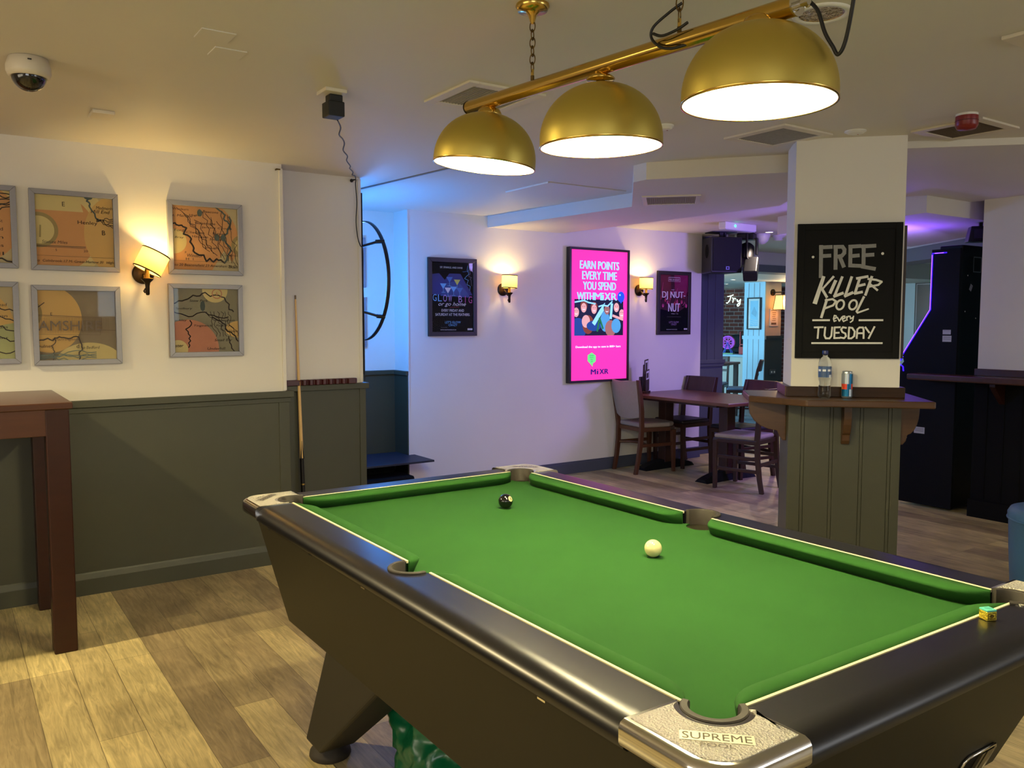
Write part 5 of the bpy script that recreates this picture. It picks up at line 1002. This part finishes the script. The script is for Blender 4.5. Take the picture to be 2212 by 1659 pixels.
def moving_head(name, label, loc, rz, tilt, col):
    t = thing(name, label, 'stage light', loc, rz)
    b = MB(); b.box(-0.09, 0.09, -0.075, 0.075, -0.07, 0.0, M_black); b.build('base', t, 0.012)
    for s in (-1, 1):
        b = MB(); b.box(s * 0.105 - 0.012, s * 0.105 + 0.012, -0.035, 0.035, -0.225, -0.05, M_black); b.build('yoke_arm', t, 0.006)
    b = MB(); b.T = TR(0, 0, -0.19) @ RX(tilt); b.lathe([(0.05, 0.09), (0.075, 0.06), (0.082, -0.02), (0.085, -0.11), (0.078, -0.14)][::-1], M_black, 20); hd = b.build('head', t)
    b = MB(); b.T = TR(0, 0, -0.19) @ RX(tilt) @ TR(0, 0, -0.143); b.lathe([(0.066, 0.0), (0.04, -0.012), (0.0005, -0.016)][::-1], pm('lens_' + name, (90, 84, 120), 0.1, emit=col, ecol=(150, 90, 255)), 20, caps=False); b.build('lens', hd)
    return t
moving_head('stage_light', 'black moving-head stage light beside the hanging loudspeaker', (6.98, 5.88, 2.36), math.radians(-60), math.radians(-38), 0.0)
t = thing('stage_light', 'black flood stage light angled down under the moving-head light', 'stage light', (6.84, 5.70, 1.985), math.radians(-55))
b = MB(); b.T = RX(math.radians(-48)); b.box(-0.07, 0.07, -0.06, 0.07, -0.13, 0.12, M_black); b.build('housing', t, 0.015, 3)
b = MB(); b.T = RX(math.radians(-48)); b.box(-0.055, 0.055, -0.045, 0.055, -0.136, -0.128, pm('flood_glass', (26, 26, 30), 0.3)); b.build('lens_plate', t, 0.004)
b = MB(); b.tube([(0.0, 0.0, 0.03), (-0.05, 0.04, 0.12), (-0.05, 0.06, 0.355)], 0.012, M_black, 8); b.build('hanging_arm', t)
t = thing('exit_light', 'white emergency light box with a green indicator on the ceiling', 'emergency light', (6.20, 5.33, CZ), math.radians(4))
b = MB(); b.box(-0.235, 0.235, -0.04, 0.04, -0.066, 0.0, M_white_plastic); b.build('housing', t, 0.008, 3)
b = MB(); b.T = TR(-0.09, -0.041, -0.033) @ RX(PI / 2); b.lathe([(0.009, 0.0), (0.006, 0.004), (0.0005, 0.005)], pm('green_led', (40, 255, 140), 0.3, emit=8, ecol=(30, 255, 130)), 14, caps=False); b.build('indicator', t)
b = MB(); b.box(-0.22, 0.22, -0.034, 0.034, -0.072, -0.062, pm('diffuser_grey', (190, 190, 200), 0.3)); b.build('diffuser', t, 0.003)
def small_down(x, y, z, label, e=4.0, r=0.045):
    t = thing('downlight', label, 'downlight', (x, y, z)); b = MB(); b.lathe([(r, 0.0005), (r, -0.006), (r * 0.8, -0.004)], M_white_plastic, 24, caps=False); b.build('ring', t)
    b = MB(); b.lathe([(r * 0.8, -0.003), (0.0005, -0.0035)][::-1], pm('lit_downlight', (255, 240, 215), 0.3, emit=6, ecol=(255, 236, 210)), 24, caps=False); b.build('lamp', t)
small_down(7.05, 5.65, CZ, 'small lit downlight left of the pillar, nearest of those beyond it')
t = thing('ceiling_camera', 'white dome camera on the far ceiling beside the downlight', 'camera', (7.16, 5.83, CZ)); b = MB(); b.lathe([(0.085, 0.0), (0.085, -0.02), (0.065, -0.07), (0.035, -0.10), (0.0005, -0.108)][::-1], M_white_plastic, 24, caps=False); b.build('dome', t)
t = thing('smoke_detector', 'white smoke detector on the far ceiling just left of the pillar', 'detector', (7.42, 5.83, CZ)); b = MB(); b.lathe([(0.07, 0.0), (0.07, -0.018), (0.045, -0.028), (0.05, -0.05), (0.0005, -0.054)][::-1], M_white_plastic, 24, caps=False); b.build('body', t)
t = thing('ceiling_socket_box', 'small white surface box on the far ceiling beside the stage light', 'socket', (6.95, 6.1, CZ)); b = MB(); b.box(-0.06, 0.06, -0.04, 0.04, -0.07, 0, M_white_plastic); b.build('box', t, 0.006)

# ---------------------------------------------------------------- arcade machine, right wall shelf, pouffe
M_arc = pm('arcade_black_panel', (10, 10, 11), 0.55, var=0.15, vscale=8, spec=0.15); M_arc2 = pm('arcade_edge', (6, 6, 7), 0.4, spec=0.2)
uv = pm('purple_led', (60, 30, 255), 0.4, emit=2.6, ecol=(34, 10, 255)); uvc = pm('purple_led_core', (255, 180, 255), 0.4, emit=1.2, ecol=(235, 120, 245))
t = thing('arcade_machine', 'tall black arcade machine outlined with purple light strips', 'arcade machine', (6.28, 3.29, 0))
prf = [(0.0, 0.02), (0.0, 1.99), (0.215, 1.99), (0.215, 1.535), (0.425, 1.185), (0.41, 1.13), (0.445, 1.085), (0.62, 1.02), (0.62, 0.94), (0.43, 0.86), (0.43, 0.02)]
def side(x0, x1, m, p=prf):
    b = MB(); n = len(p); vs = [(x0, y, z) for y, z in p] + [(x1, y, z) for y, z in p]
    b.add(vs, [tuple(range(n)), tuple(range(2 * n - 1, n - 1, -1))] + [(k, k + n, (k + 1) % n + n, (k + 1) % n) for k in range(n)], m); return b
side(0.0, 0.03, M_arc).build('side_panel', t); side(0.60, 0.63, M_arc).build('side_panel', t)
ins = [(0.012, 0.03), (0.012, 1.975), (0.165, 1.97), (0.165, 1.545), (0.375, 1.17), (0.36, 1.12), (0.42, 1.06), (0.58, 1.0), (0.58, 0.95), (0.39, 0.85), (0.39, 0.03)]
side(0.03, 0.60, M_arc2, ins).build('body', t)
b = MB(); b.box(0.08, 0.55, 0.02, 0.2, 1.965, 2.02, M_arc2); b.build('top_box', t, 0.01)
b = MB(); b.tube([(-0.003, 0.10, 1.962), (-0.003, 0.209, 1.962)], 0.004, uv, 8); b.tube([(-0.003, 0.209, 1.955), (-0.003, 0.211, 1.536), (-0.003, 0.421, 1.188)], 0.0055, uv, 8); b.tube([(-0.003, 0.418, 1.172), (-0.003, 0.437, 1.138)], 0.0055, uv, 8); b.tube([(-0.003, 0.41, 1.055), (-0.003, 0.415, 1.09), (-0.003, 0.435, 1.105), (-0.003, 0.46, 1.082)], 0.005, uv, 8)
ls = b.build('light_strip', t)
b = MB(); b.tube([(-0.0075, 0.209, 1.95), (-0.0075, 0.211, 1.537), (-0.0075, 0.42, 1.19)], 0.0016, uvc, 6); b.tube([(-0.0075, 0.12, 1.962), (-0.0075, 0.19, 1.962)], 0.0016, uvc, 6); b.build('light_core', ls)
stk = pm('sticker_white', (186, 186, 190), 0.5); stl = pm('sticker_print', (90, 90, 96), 0.5)
def sticker(T_, w, h, nl):
    b = MB(); b.T = T_; b.lay = 0.001; b.rect(-w / 2, -h / 2, w / 2, h / 2, stk); b.lay = 0.0015
    for k in range(nl): b.rect(-w * 0.4, h * (0.3 - 0.6 * k / max(1, nl)) - h * 0.06, w * 0.4, h * (0.3 - 0.6 * k / max(1, nl)), stl)
    b.build('sticker', t)
sticker(TR(0, 0.078, 1.365) @ RZ(-PI / 2), 0.062, 0.034, 1); sticker(TR(0, 0.075, 1.315) @ RZ(-PI / 2), 0.068, 0.046, 2); sticker(TR(0, 0.265, 0.60) @ RZ(-PI / 2), 0.085, 0.05, 3)
sticker(TR(0.17, 0.0, 1.70) @ RY(0.5), 0.035, 0.05, 1)
b = MB(); b.T = TR(0.25, -0.002, 1.875); q = 0.055
b.lay = 0.0; b.line([(-q, -q), (-q, q), (q, q), (q, -q), (-q, -q)], 0.008, pm('brushed_steel', (150, 150, 150), 0.4, 0.8)); b.build('cable_recess', t)
for x, z in ((0.12, 1.79), (0.10, 1.52), (0.26, 1.47)):
    b = MB(); b.T = TR(x, 0, z) @ RX(PI / 2); b.lathe([(0.006, 0), (0.005, 0.003), (0.0005, 0.004)], M_chrome, 10, caps=False); b.build('screw', t)
light('arcade_strip_glow', 'POINT', (6.20, 3.60, 1.62), 0.35, (0.16, 0.05, 1.0), 0.05)
light('arcade_front_glow', 'AREA', (6.58, 3.66, 1.62), 20, (0.34, 0.22, 1.0), 0.45, 0.4, (6.0, 6.2, 1.25))
light('arcade_top_glow', 'AREA', (6.50, 3.85, 1.90), 3.0, (0.20, 0.07, 1.0), 0.4, 0.3, (6.5, 3.9, 2.4))
t = thing('wall_bar_shelf', 'long dark wood drinks shelf along the right wall', 'shelf', (6.19, 1.0, 1.05))
b = MB(); b.box(-0.11, 0.08, -3.5, 2.56, -0.045, 0.0, M_darkwood_h); b.build('shelf_top', t, 0.012, 3)
b = MB(); b.box(0.082, 0.108, -3.5, 2.15, 0, 0.05, M_darkwood_h); b.build('upstand', t, 0.003)
for y in (1.95, 0.9, -0.2):
    b = MB(); vs = [(0.09, 0, -0.045), (-0.06, 0, -0.045), (-0.06, 0, -0.07), (0.05, 0, -0.17), (0.09, 0, -0.20)]; n = 5
    V = [(x, y - 0.02, z) for x, _, z in vs] + [(x, y + 0.02, z) for x, _, z in vs]; b.add(V, [tuple(range(n)), tuple(range(2 * n - 1, n - 1, -1))] + [(k, k + n, (k + 1) % n + n, (k + 1) % n) for k in range(n)], M_darkwood); b.build('bracket', t, 0.003)
b = MB(); b.box(-0.02, 0.0, -0.03, 0.03, -0.03, 0.03, M_black)
t = thing('flood_light', 'black purple flood light fixed high beside the right wall end', 'stage light', (6.66, 3.34, 2.12), math.radians(-50))
b = MB(); b.hexa([(-0.10, -0.07, -0.065), (0.10, -0.07, -0.065), (0.10, 0.06, -0.065), (-0.10, 0.06, -0.065)], [(-0.075, -0.05, 0.055), (0.075, -0.05, 0.055), (0.075, 0.05, 0.055), (-0.075, 0.05, 0.055)], M_black); b.build('housing', t, 0.006)
b = MB(); b.box(-0.012, 0.012, -0.012, 0.012, 0.055, 0.24, M_black); b.build('ceiling_mount', t)
b = MB(); b.box(-0.06, 0.06, -0.072, -0.066, -0.04, 0.03, pm('uv_tube', (40, 34, 60), 0.3)); b.build('lamp', t)
light('purple_wash_near', 'SPOT', (5.6, 3.4, 2.15), 14, (0.46, 0.34, 1.0), 0.1, None, (4.9, 6.2, 0.9), None, 0.9, math.radians(110))
t = thing('pouffe', 'blue leatherette pouffe at the right edge of the floor', 'stool', (4.80, 1.93, 0), math.radians(20))
b = MB(); b.lathe([(0.20, 0.03), (0.225, 0.06), (0.237, 0.25), (0.243, 0.40), (0.246, 0.405)], M_blue_leather, 40); b.build('body', t)
b = MB(); b.lathe([(0.247, 0.404), (0.248, 0.43), (0.235, 0.455), (0.19, 0.468), (0.10, 0.473), (0.0005, 0.474)], M_blue_leather, 40, caps=False); b.build('cushion_top', t)
b = MB(); b.T = TR(0, 0, 0.404); b.torus(0.247, 0.005, M_blue_leather, 40, 8); b.build('piping', t)
b = MB(); b.lathe([(0.18, 0.0), (0.18, 0.03)], M_black, 24); b.build('base', t)
# green bag under the table
bagm = pm('dark_green_plastic_film', (10, 100, 62), 0.28, var=0.25, vscale=6, spec=0.7)
def bag(name, loc, sc_, seed, label):
    me = bpy.data.meshes.new(name); bm = bmesh.new(); bmesh.ops.create_icosphere(bm, subdivisions=5, radius=1.0); r = random.Random(seed)
    from mathutils import noise
    for v in bm.verts:
        d = v.co.normalized(); n1 = noise.noise(d * 2.1 + Vector((seed, 0, 0))); q = d * 3.6 + Vector((0, seed, 0)); n2 = 1 - abs(noise.noise(q)) * 2.2; q2 = d * 8.0 + Vector((seed, seed, 1)); n3 = 1 - abs(noise.noise(q2)) * 2
        v.co = d * (0.86 + 0.2 * n1 + 0.12 * n2 + 0.045 * n3)
        v.co.x *= sc_[0]; v.co.y *= sc_[1]; v.co.z *= sc_[2]
        if v.co.z < -sc_[2] * 0.55: v.co.z = -sc_[2] * 0.55
    mn = min(v.co.z for v in bm.verts)
    for v in bm.verts: v.co.z -= mn
    bm.to_mesh(me); bm.free()
    for p in me.polygons: p.use_smooth = True
    me.materials.append(bagm); o = bpy.data.objects.new(name, me); C.objects.link(o); o.location = loc; return tag(o, label, 'bag')
bag('plastic_bag', (1.315, 2.20, 0.001), (0.23, 0.25, 0.235), 3, 'crumpled dark green plastic bag on the floor under the pool table')
b = MB()

# ---------------------------------------------------------------- far room
pale_n = pm('far_pillar_blue', (168, 204, 220), 0.5); whitep = pm('far_pillar_cream', (206, 200, 188), 0.6); dk_far = pm('far_pillar_charcoal', (52, 58, 58), 0.5)
b = MB(); b.box(11.458, 11.875, 9.232, 9.66, 1.19, 2.115, whitep); struct('wall_far_pillar', b)
b = MB(); b.box(11.446, 11.47, 9.225, 9.665, 1.19, 2.115, pale_n)
for y in (9.335, 9.45, 9.565): b.box(11.440, 11.45, y, y + 0.006, 1.2, 2.1, M_frame)
struct('trim_13', b)
b = MB(); b.box(11.44, 11.46, 9.22, 9.67, 0, 1.18, pale_n)
for y in (9.335, 9.45, 9.565): b.box(11.435, 11.445, y, y + 0.006, 0.1, 1.15, M_frame)
b.box(11.425, 11.47, 9.205, 9.68, 1.15, 1.21, pale_n); struct('trim_14', b)
b = MB(); b.box(11.46, 11.90, 9.215, 9.66, 0, 1.17, dk_far); b.box(11.47, 11.92, 9.20, 9.68, 1.165, 1.21, dk_far); struct('trim_15', b)
print_b = pm('print_pale_blue', (150, 205, 228), 0.3); print_w = pm('print_mount', (226, 232, 232), 0.4)
def drawX(b, w, h):
    b.rect(-w * 0.68, -h * 0.86, w * 0.68, h * 0.86, print_b); b.poly([(-w * 0.5, 0.0), (0.0, 0.12), (w * 0.5, 0.02), (w * 0.3, -0.06)], pm('print_haze', (132, 180, 206), 0.4))
    for k in range(4): b.line(wob(-w * 0.6, -0.1 - 0.04 * k, w * 0.6, -0.12 - 0.03 * k, 0.01, 8, k), 0.006, print_w)
frame_picture(-0.142, 0.142, 1.315, 1.855, 'framed_print', 'narrow black framed pale blue print on the far blue pillar', drawX, 0.02, M_black, 0.03, base=print_w, loc=(11.438, 9.434, 1.585), rz=-PI / 2)
t = thing('lantern_sconce', 'lit twin glass lantern wall lamp on the far pillar', 'wall lamp', (11.64, 9.232, 1.94))
b = MB(); b.T = RX(PI / 2); b.lathe([(0.055, 0.0), (0.055, 0.02), (0.0005, 0.022)], M_bronze, 20, caps=False); b.build('backplate', t)
b = MB(); b.tube([(0, -0.02, 0), (0.02, -0.16, 0.0), (0.02, -0.18, -0.03)], 0.01, M_bronze, 8); b.build('arm', t)
gl = pm('amber_lit_glass', (255, 196, 110), 0.3, emit=1.6, ecol=(255, 168, 70)); M_lb = pm('lantern_bulb', (255, 220, 150), 0.3, emit=16, ecol=(255, 200, 110))
for sx, w_ in ((0.0, 0.075),):
    b = MB(); b.T = TR(0.02, -0.18, -0.29); rings = [[(s1 * r, s2 * r, z) for s1, s2 in ((-1, -1), (1, -1), (1, 1), (-1, 1))] for r, z in ((0.10, 0.0), (0.072, 0.24))]
    b.loft(rings, gl, False, True, False); b.build('glass_shade', t)
    b = MB(); b.T = TR(0.02, -0.18, -0.29)
    for s1, s2 in ((-1, -1), (1, -1), (1, 1), (-1, 1)): b.tube([(s1 * 0.10, s2 * 0.10, 0), (s1 * 0.072, s2 * 0.072, 0.24)], 0.006, M_bronze, 6)
    b.tube([(-0.1, -0.1, 0), (0.1, -0.1, 0), (0.1, 0.1, 0), (-0.1, 0.1, 0), (-0.1, -0.1, 0)], 0.005, M_bronze, 6); b.box(-0.075, 0.075, -0.075, 0.075, 0.235, 0.25, M_bronze); b.build('lantern_frame', t)
    b = MB(); b.T = TR(0.02, -0.18, -0.17); b.sphere((0, 0, 0), 0.035, M_lb, 12, 8, 1.4); b.build('bulb', t)
light('lantern_bulb', 'POINT', (11.66, 8.93, 1.78), 10, (1.0, 0.76, 0.42), 0.05)
t = thing('wall_notice', 'white printed notice below the lantern on the far pillar', 'notice', (11.675, 9.232, 1.518))
b = MB(); b.box(-0.105, 0.105, -0.014, -0.001, -0.147, 0.147, print_w); b.build('board', t, 0.003)
b = MB(); b.lay = 0.0145; ntc = pm('notice_print', (110, 100, 90), 0.6); b.rect(-0.075, 0.115, 0.075, 0.122, ntc)
for k in range(5): b.rect(-0.05 + 0.01 * (k % 2), 0.075 - 0.033 * k, 0.05 - 0.008 * (k % 3), 0.085 - 0.033 * k, ntc)
b.rect(-0.07, -0.12, 0.06, -0.085, ntc); b.build('print', t)
t = thing('wall_socket', 'double power socket on the dark base of the far pillar', 'socket', (11.66, 9.214, 0.60))
b = MB(); b.box(-0.075, 0.075, -0.012, 0.0, -0.045, 0.045, pm('socket_grey', (90, 92, 92), 0.4, 0.5)); b.build('plate', t, 0.004)
for x in (-0.035, 0.035):
    b = MB(); b.box(x - 0.014, x + 0.014, -0.016, -0.011, -0.02, 0.012, M_white_plastic); b.build('switch', t)
# tables and chairs in the far room
far1 = pub_chair('dark slat-back chair in front of the far blue pillar', pm('slate_blue_seat', (96, 120, 150), 0.7), (9.80, 8.30, 0), math.radians(38), 'chairs in the far room')
lw = pm('light_wood', (176, 126, 78), 0.4, var=0.2, vscale=6)
b = MB()
t = thing('far_table', 'wooden table beside the chairs in the far room', 'table', (9.55, 8.75, 0), math.radians(20))
b = MB(); b.box(-0.45, 0.45, -0.35, 0.35, 0.80, 0.835, M_tabletop); b.build('table_top', t, 0.004)
for x in (-0.40, 0.40):
    for y in (-0.30, 0.30):
        b = MB(); b.box(x - 0.03, x + 0.03, y - 0.03, y + 0.03, 0, 0.80, M_chairwood); b.build('leg', t)
copy_thing(far1, 'pale topped wooden chair behind the far table', (10.25, 9.25, 0), math.radians(120))
# counter and toys
t = thing('far_counter', 'pale blue topped counter below the brick wall', 'counter', (12.4, 11.2, 0))
b = MB(); b.box(-0.25, 0.22, -1.0, 1.6, 0.80, 0.84, pale_n); b.build('worktop', t, 0.004)
b = MB(); b.box(-0.2, 0.20, -0.95, 1.55, 0, 0.80, whitep); b.build('carcass', t)
t = thing('ferris_wheel_toy', 'small purple and pink toy ferris wheel on the far counter', 'toy', (12.33, 10.78, 0.843), math.radians(-60))
pp = pm('toy_purple', (150, 80, 220), 0.4, emit=0.25, ecol=(180, 90, 240)); pkk = pm('toy_pink', (255, 140, 200), 0.4); tb = pm('toy_blue', (70, 110, 220), 0.4)
for d_, m in ((-0.04, pp), (0.04, pkk)):
    b = MB(); b.T = TR(0, d_, 0.215) @ RX(PI / 2); b.torus(0.115, 0.013, m, 28, 6); b.torus(0.085, 0.006, m, 28, 6)
    for k in range(8): a = PI * k / 4; b.tube([(0.01 * math.cos(a), 0.01 * math.sin(a), 0), (0.115 * math.cos(a), 0.115 * math.sin(a), 0)], 0.006, m, 6)
    b.build('wheel', t)
for d_ in (-0.07, 0.07):
    for s in (-1, 1):
        b = MB(); b.tube([(s * 0.08, d_, 0), (0, d_ * 0.8, 0.22)], 0.009, tb, 6); b.build('support', t)
b = MB(); b.box(-0.11, 0.11, -0.09, 0.09, 0, 0.015, pm('toy_green', (150, 220, 150), 0.4)); b.build('base', t)
t = thing('red_toy_crane', 'red toy tower beside the ferris wheel on the far counter', 'toy', (12.45, 10.52, 0.841), math.radians(-60)); rt = pm('toy_red', (205, 60, 60), 0.4)
b = MB(); b.box(-0.07, 0.07, -0.05, 0.05, 0, 0.14, rt); b.build('cabin', t, 0.006)
b = MB(); b.box(-0.06, -0.045, -0.04, 0.04, 0.14, 0.42, rt); b.box(-0.06, 0.10, -0.04, 0.04, 0.17, 0.19, rt); b.box(0.085, 0.10, -0.04, 0.04, 0.14, 0.42, rt); b.build('tower', t)
t = thing('dark_armchair', 'dark high-backed seat against the brick wall', 'armchair', (12.86, 11.0, 0), math.radians(-90)); da = pm('dark_seat_blue', (22, 30, 40), 0.6)
b = MB(); b.box(-0.32, 0.32, 0.1, 0.28, 0.0, 1.20, da); b.build('backrest', t, 0.1, 5)
b = MB(); b.box(-0.32, 0.32, -0.1, 0.25, 0.845, 0.95, da); b.build('seat', t, 0.03, 3)
t = thing('dark_cabinet', 'dark low cabinet at the left of the far counter', 'cabinet', (12.40, 11.62, 0.841)); b = MB(); b.box(-0.15, 0.15, -0.35, 0.4, 0, 0.22, dk_far); b.build('body', t, 0.01); b = MB(); b.box(-0.156, -0.148, -0.3, 0.35, 0.02, 0.2, M_black); b.build('door', t)
t = thing('blue_toy', 'bright blue toy on top of the dark far cabinet', 'toy', (12.40, 11.40, 1.062)); b = MB(); b.box(-0.06, 0.06, -0.13, 0.13, 0, 0.05, pm('toy_bright_blue', (40, 140, 220), 0.4)); b.box(-0.04, 0.04, -0.08, 0.05, 0.05, 0.09, MATS['toy_bright_blue']); b.build('body', t, 0.015); b = MB(); b.box(-0.04, 0.04, 0.08, 0.15, 0.045, 0.08, pkk); b.build('front', t, 0.01)
# neon script on the bricks, pendant bulb, downlights
neon = pm('white_neon', (220, 250, 235), 0.4, emit=1.2, ecol=(210, 250, 235))
t = thing('neon_sign', 'white handwritten neon word on the brick wall', 'sign', (13.17, 11.40, 1.87), -PI / 2)
b = MB()
def ns(*p): b.tube(spline([(x * 0.75, 0, z * 0.75) for x, z in p], 5), 0.009, neon, 6)
ns((-0.20, 0.115), (-0.11, 0.125), (0.0, 0.155)); ns((-0.08, 0.14), (-0.12, 0.02), (-0.20, -0.06), (-0.24, -0.05)); ns((-0.03, 0.08), (0.0, 0.03), (-0.02, -0.05)); ns((-0.01, 0.03), (0.05, 0.06), (0.085, 0.04)); ns((0.13, 0.03), (0.15, -0.03), (0.22, 0.0), (0.25, 0.035)); ns((0.24, 0.01), (0.22, -0.10), (0.16, -0.15), (0.14, -0.11), (0.20, -0.06))
b.build('neon_tube', t)
t = thing('filament_pendant', 'glowing amber filament bulb beside the dark column', 'pendant', (9.0, 8.42, 2.115)); b = MB(); b.tube([(0, 0, 0), (0, 0, -0.26)], 0.006, M_black, 6); b.build('cord', t); b = MB(); b.T = TR(0, 0, -0.37); b.lathe([(0.0005, -0.10), (0.03, -0.08), (0.035, 0.0), (0.02, 0.09), (0.02, 0.12)], M_lb, 14, caps=False); b.build('bulb', t)
small_down(9.80, 8.15, 2.115, 'small lit downlight in the far low ceiling, nearest of that row'); small_down(10.45, 9.05, 2.115, 'small lit downlight in the far low ceiling, middle of that row'); small_down(11.55, 10.15, 2.115, 'small lit downlight in the far low ceiling, at the dark column edge')
small_down(9.2, 5.05, CZ, 'small lit downlight seen right of the pillar')
t = thing('far_wall_frame', 'dark framed panel on the pale far wall right of the pillar', 'frame', (13.995, 7.85, 1.62), -PI / 2); b = MB(); b.box(-0.22, 0.22, -0.03, 0, -0.45, 0.5, pm('far_frame_black', (20, 20, 26), 0.4)); b.build('panel', t); b = MB(); b.lay = 0.031; b.line([(-0.19, -0.42), (-0.19, 0.47), (0.19, 0.47), (0.19, -0.42), (-0.19, -0.42)], 0.008, M_frame); b.build('border', t)
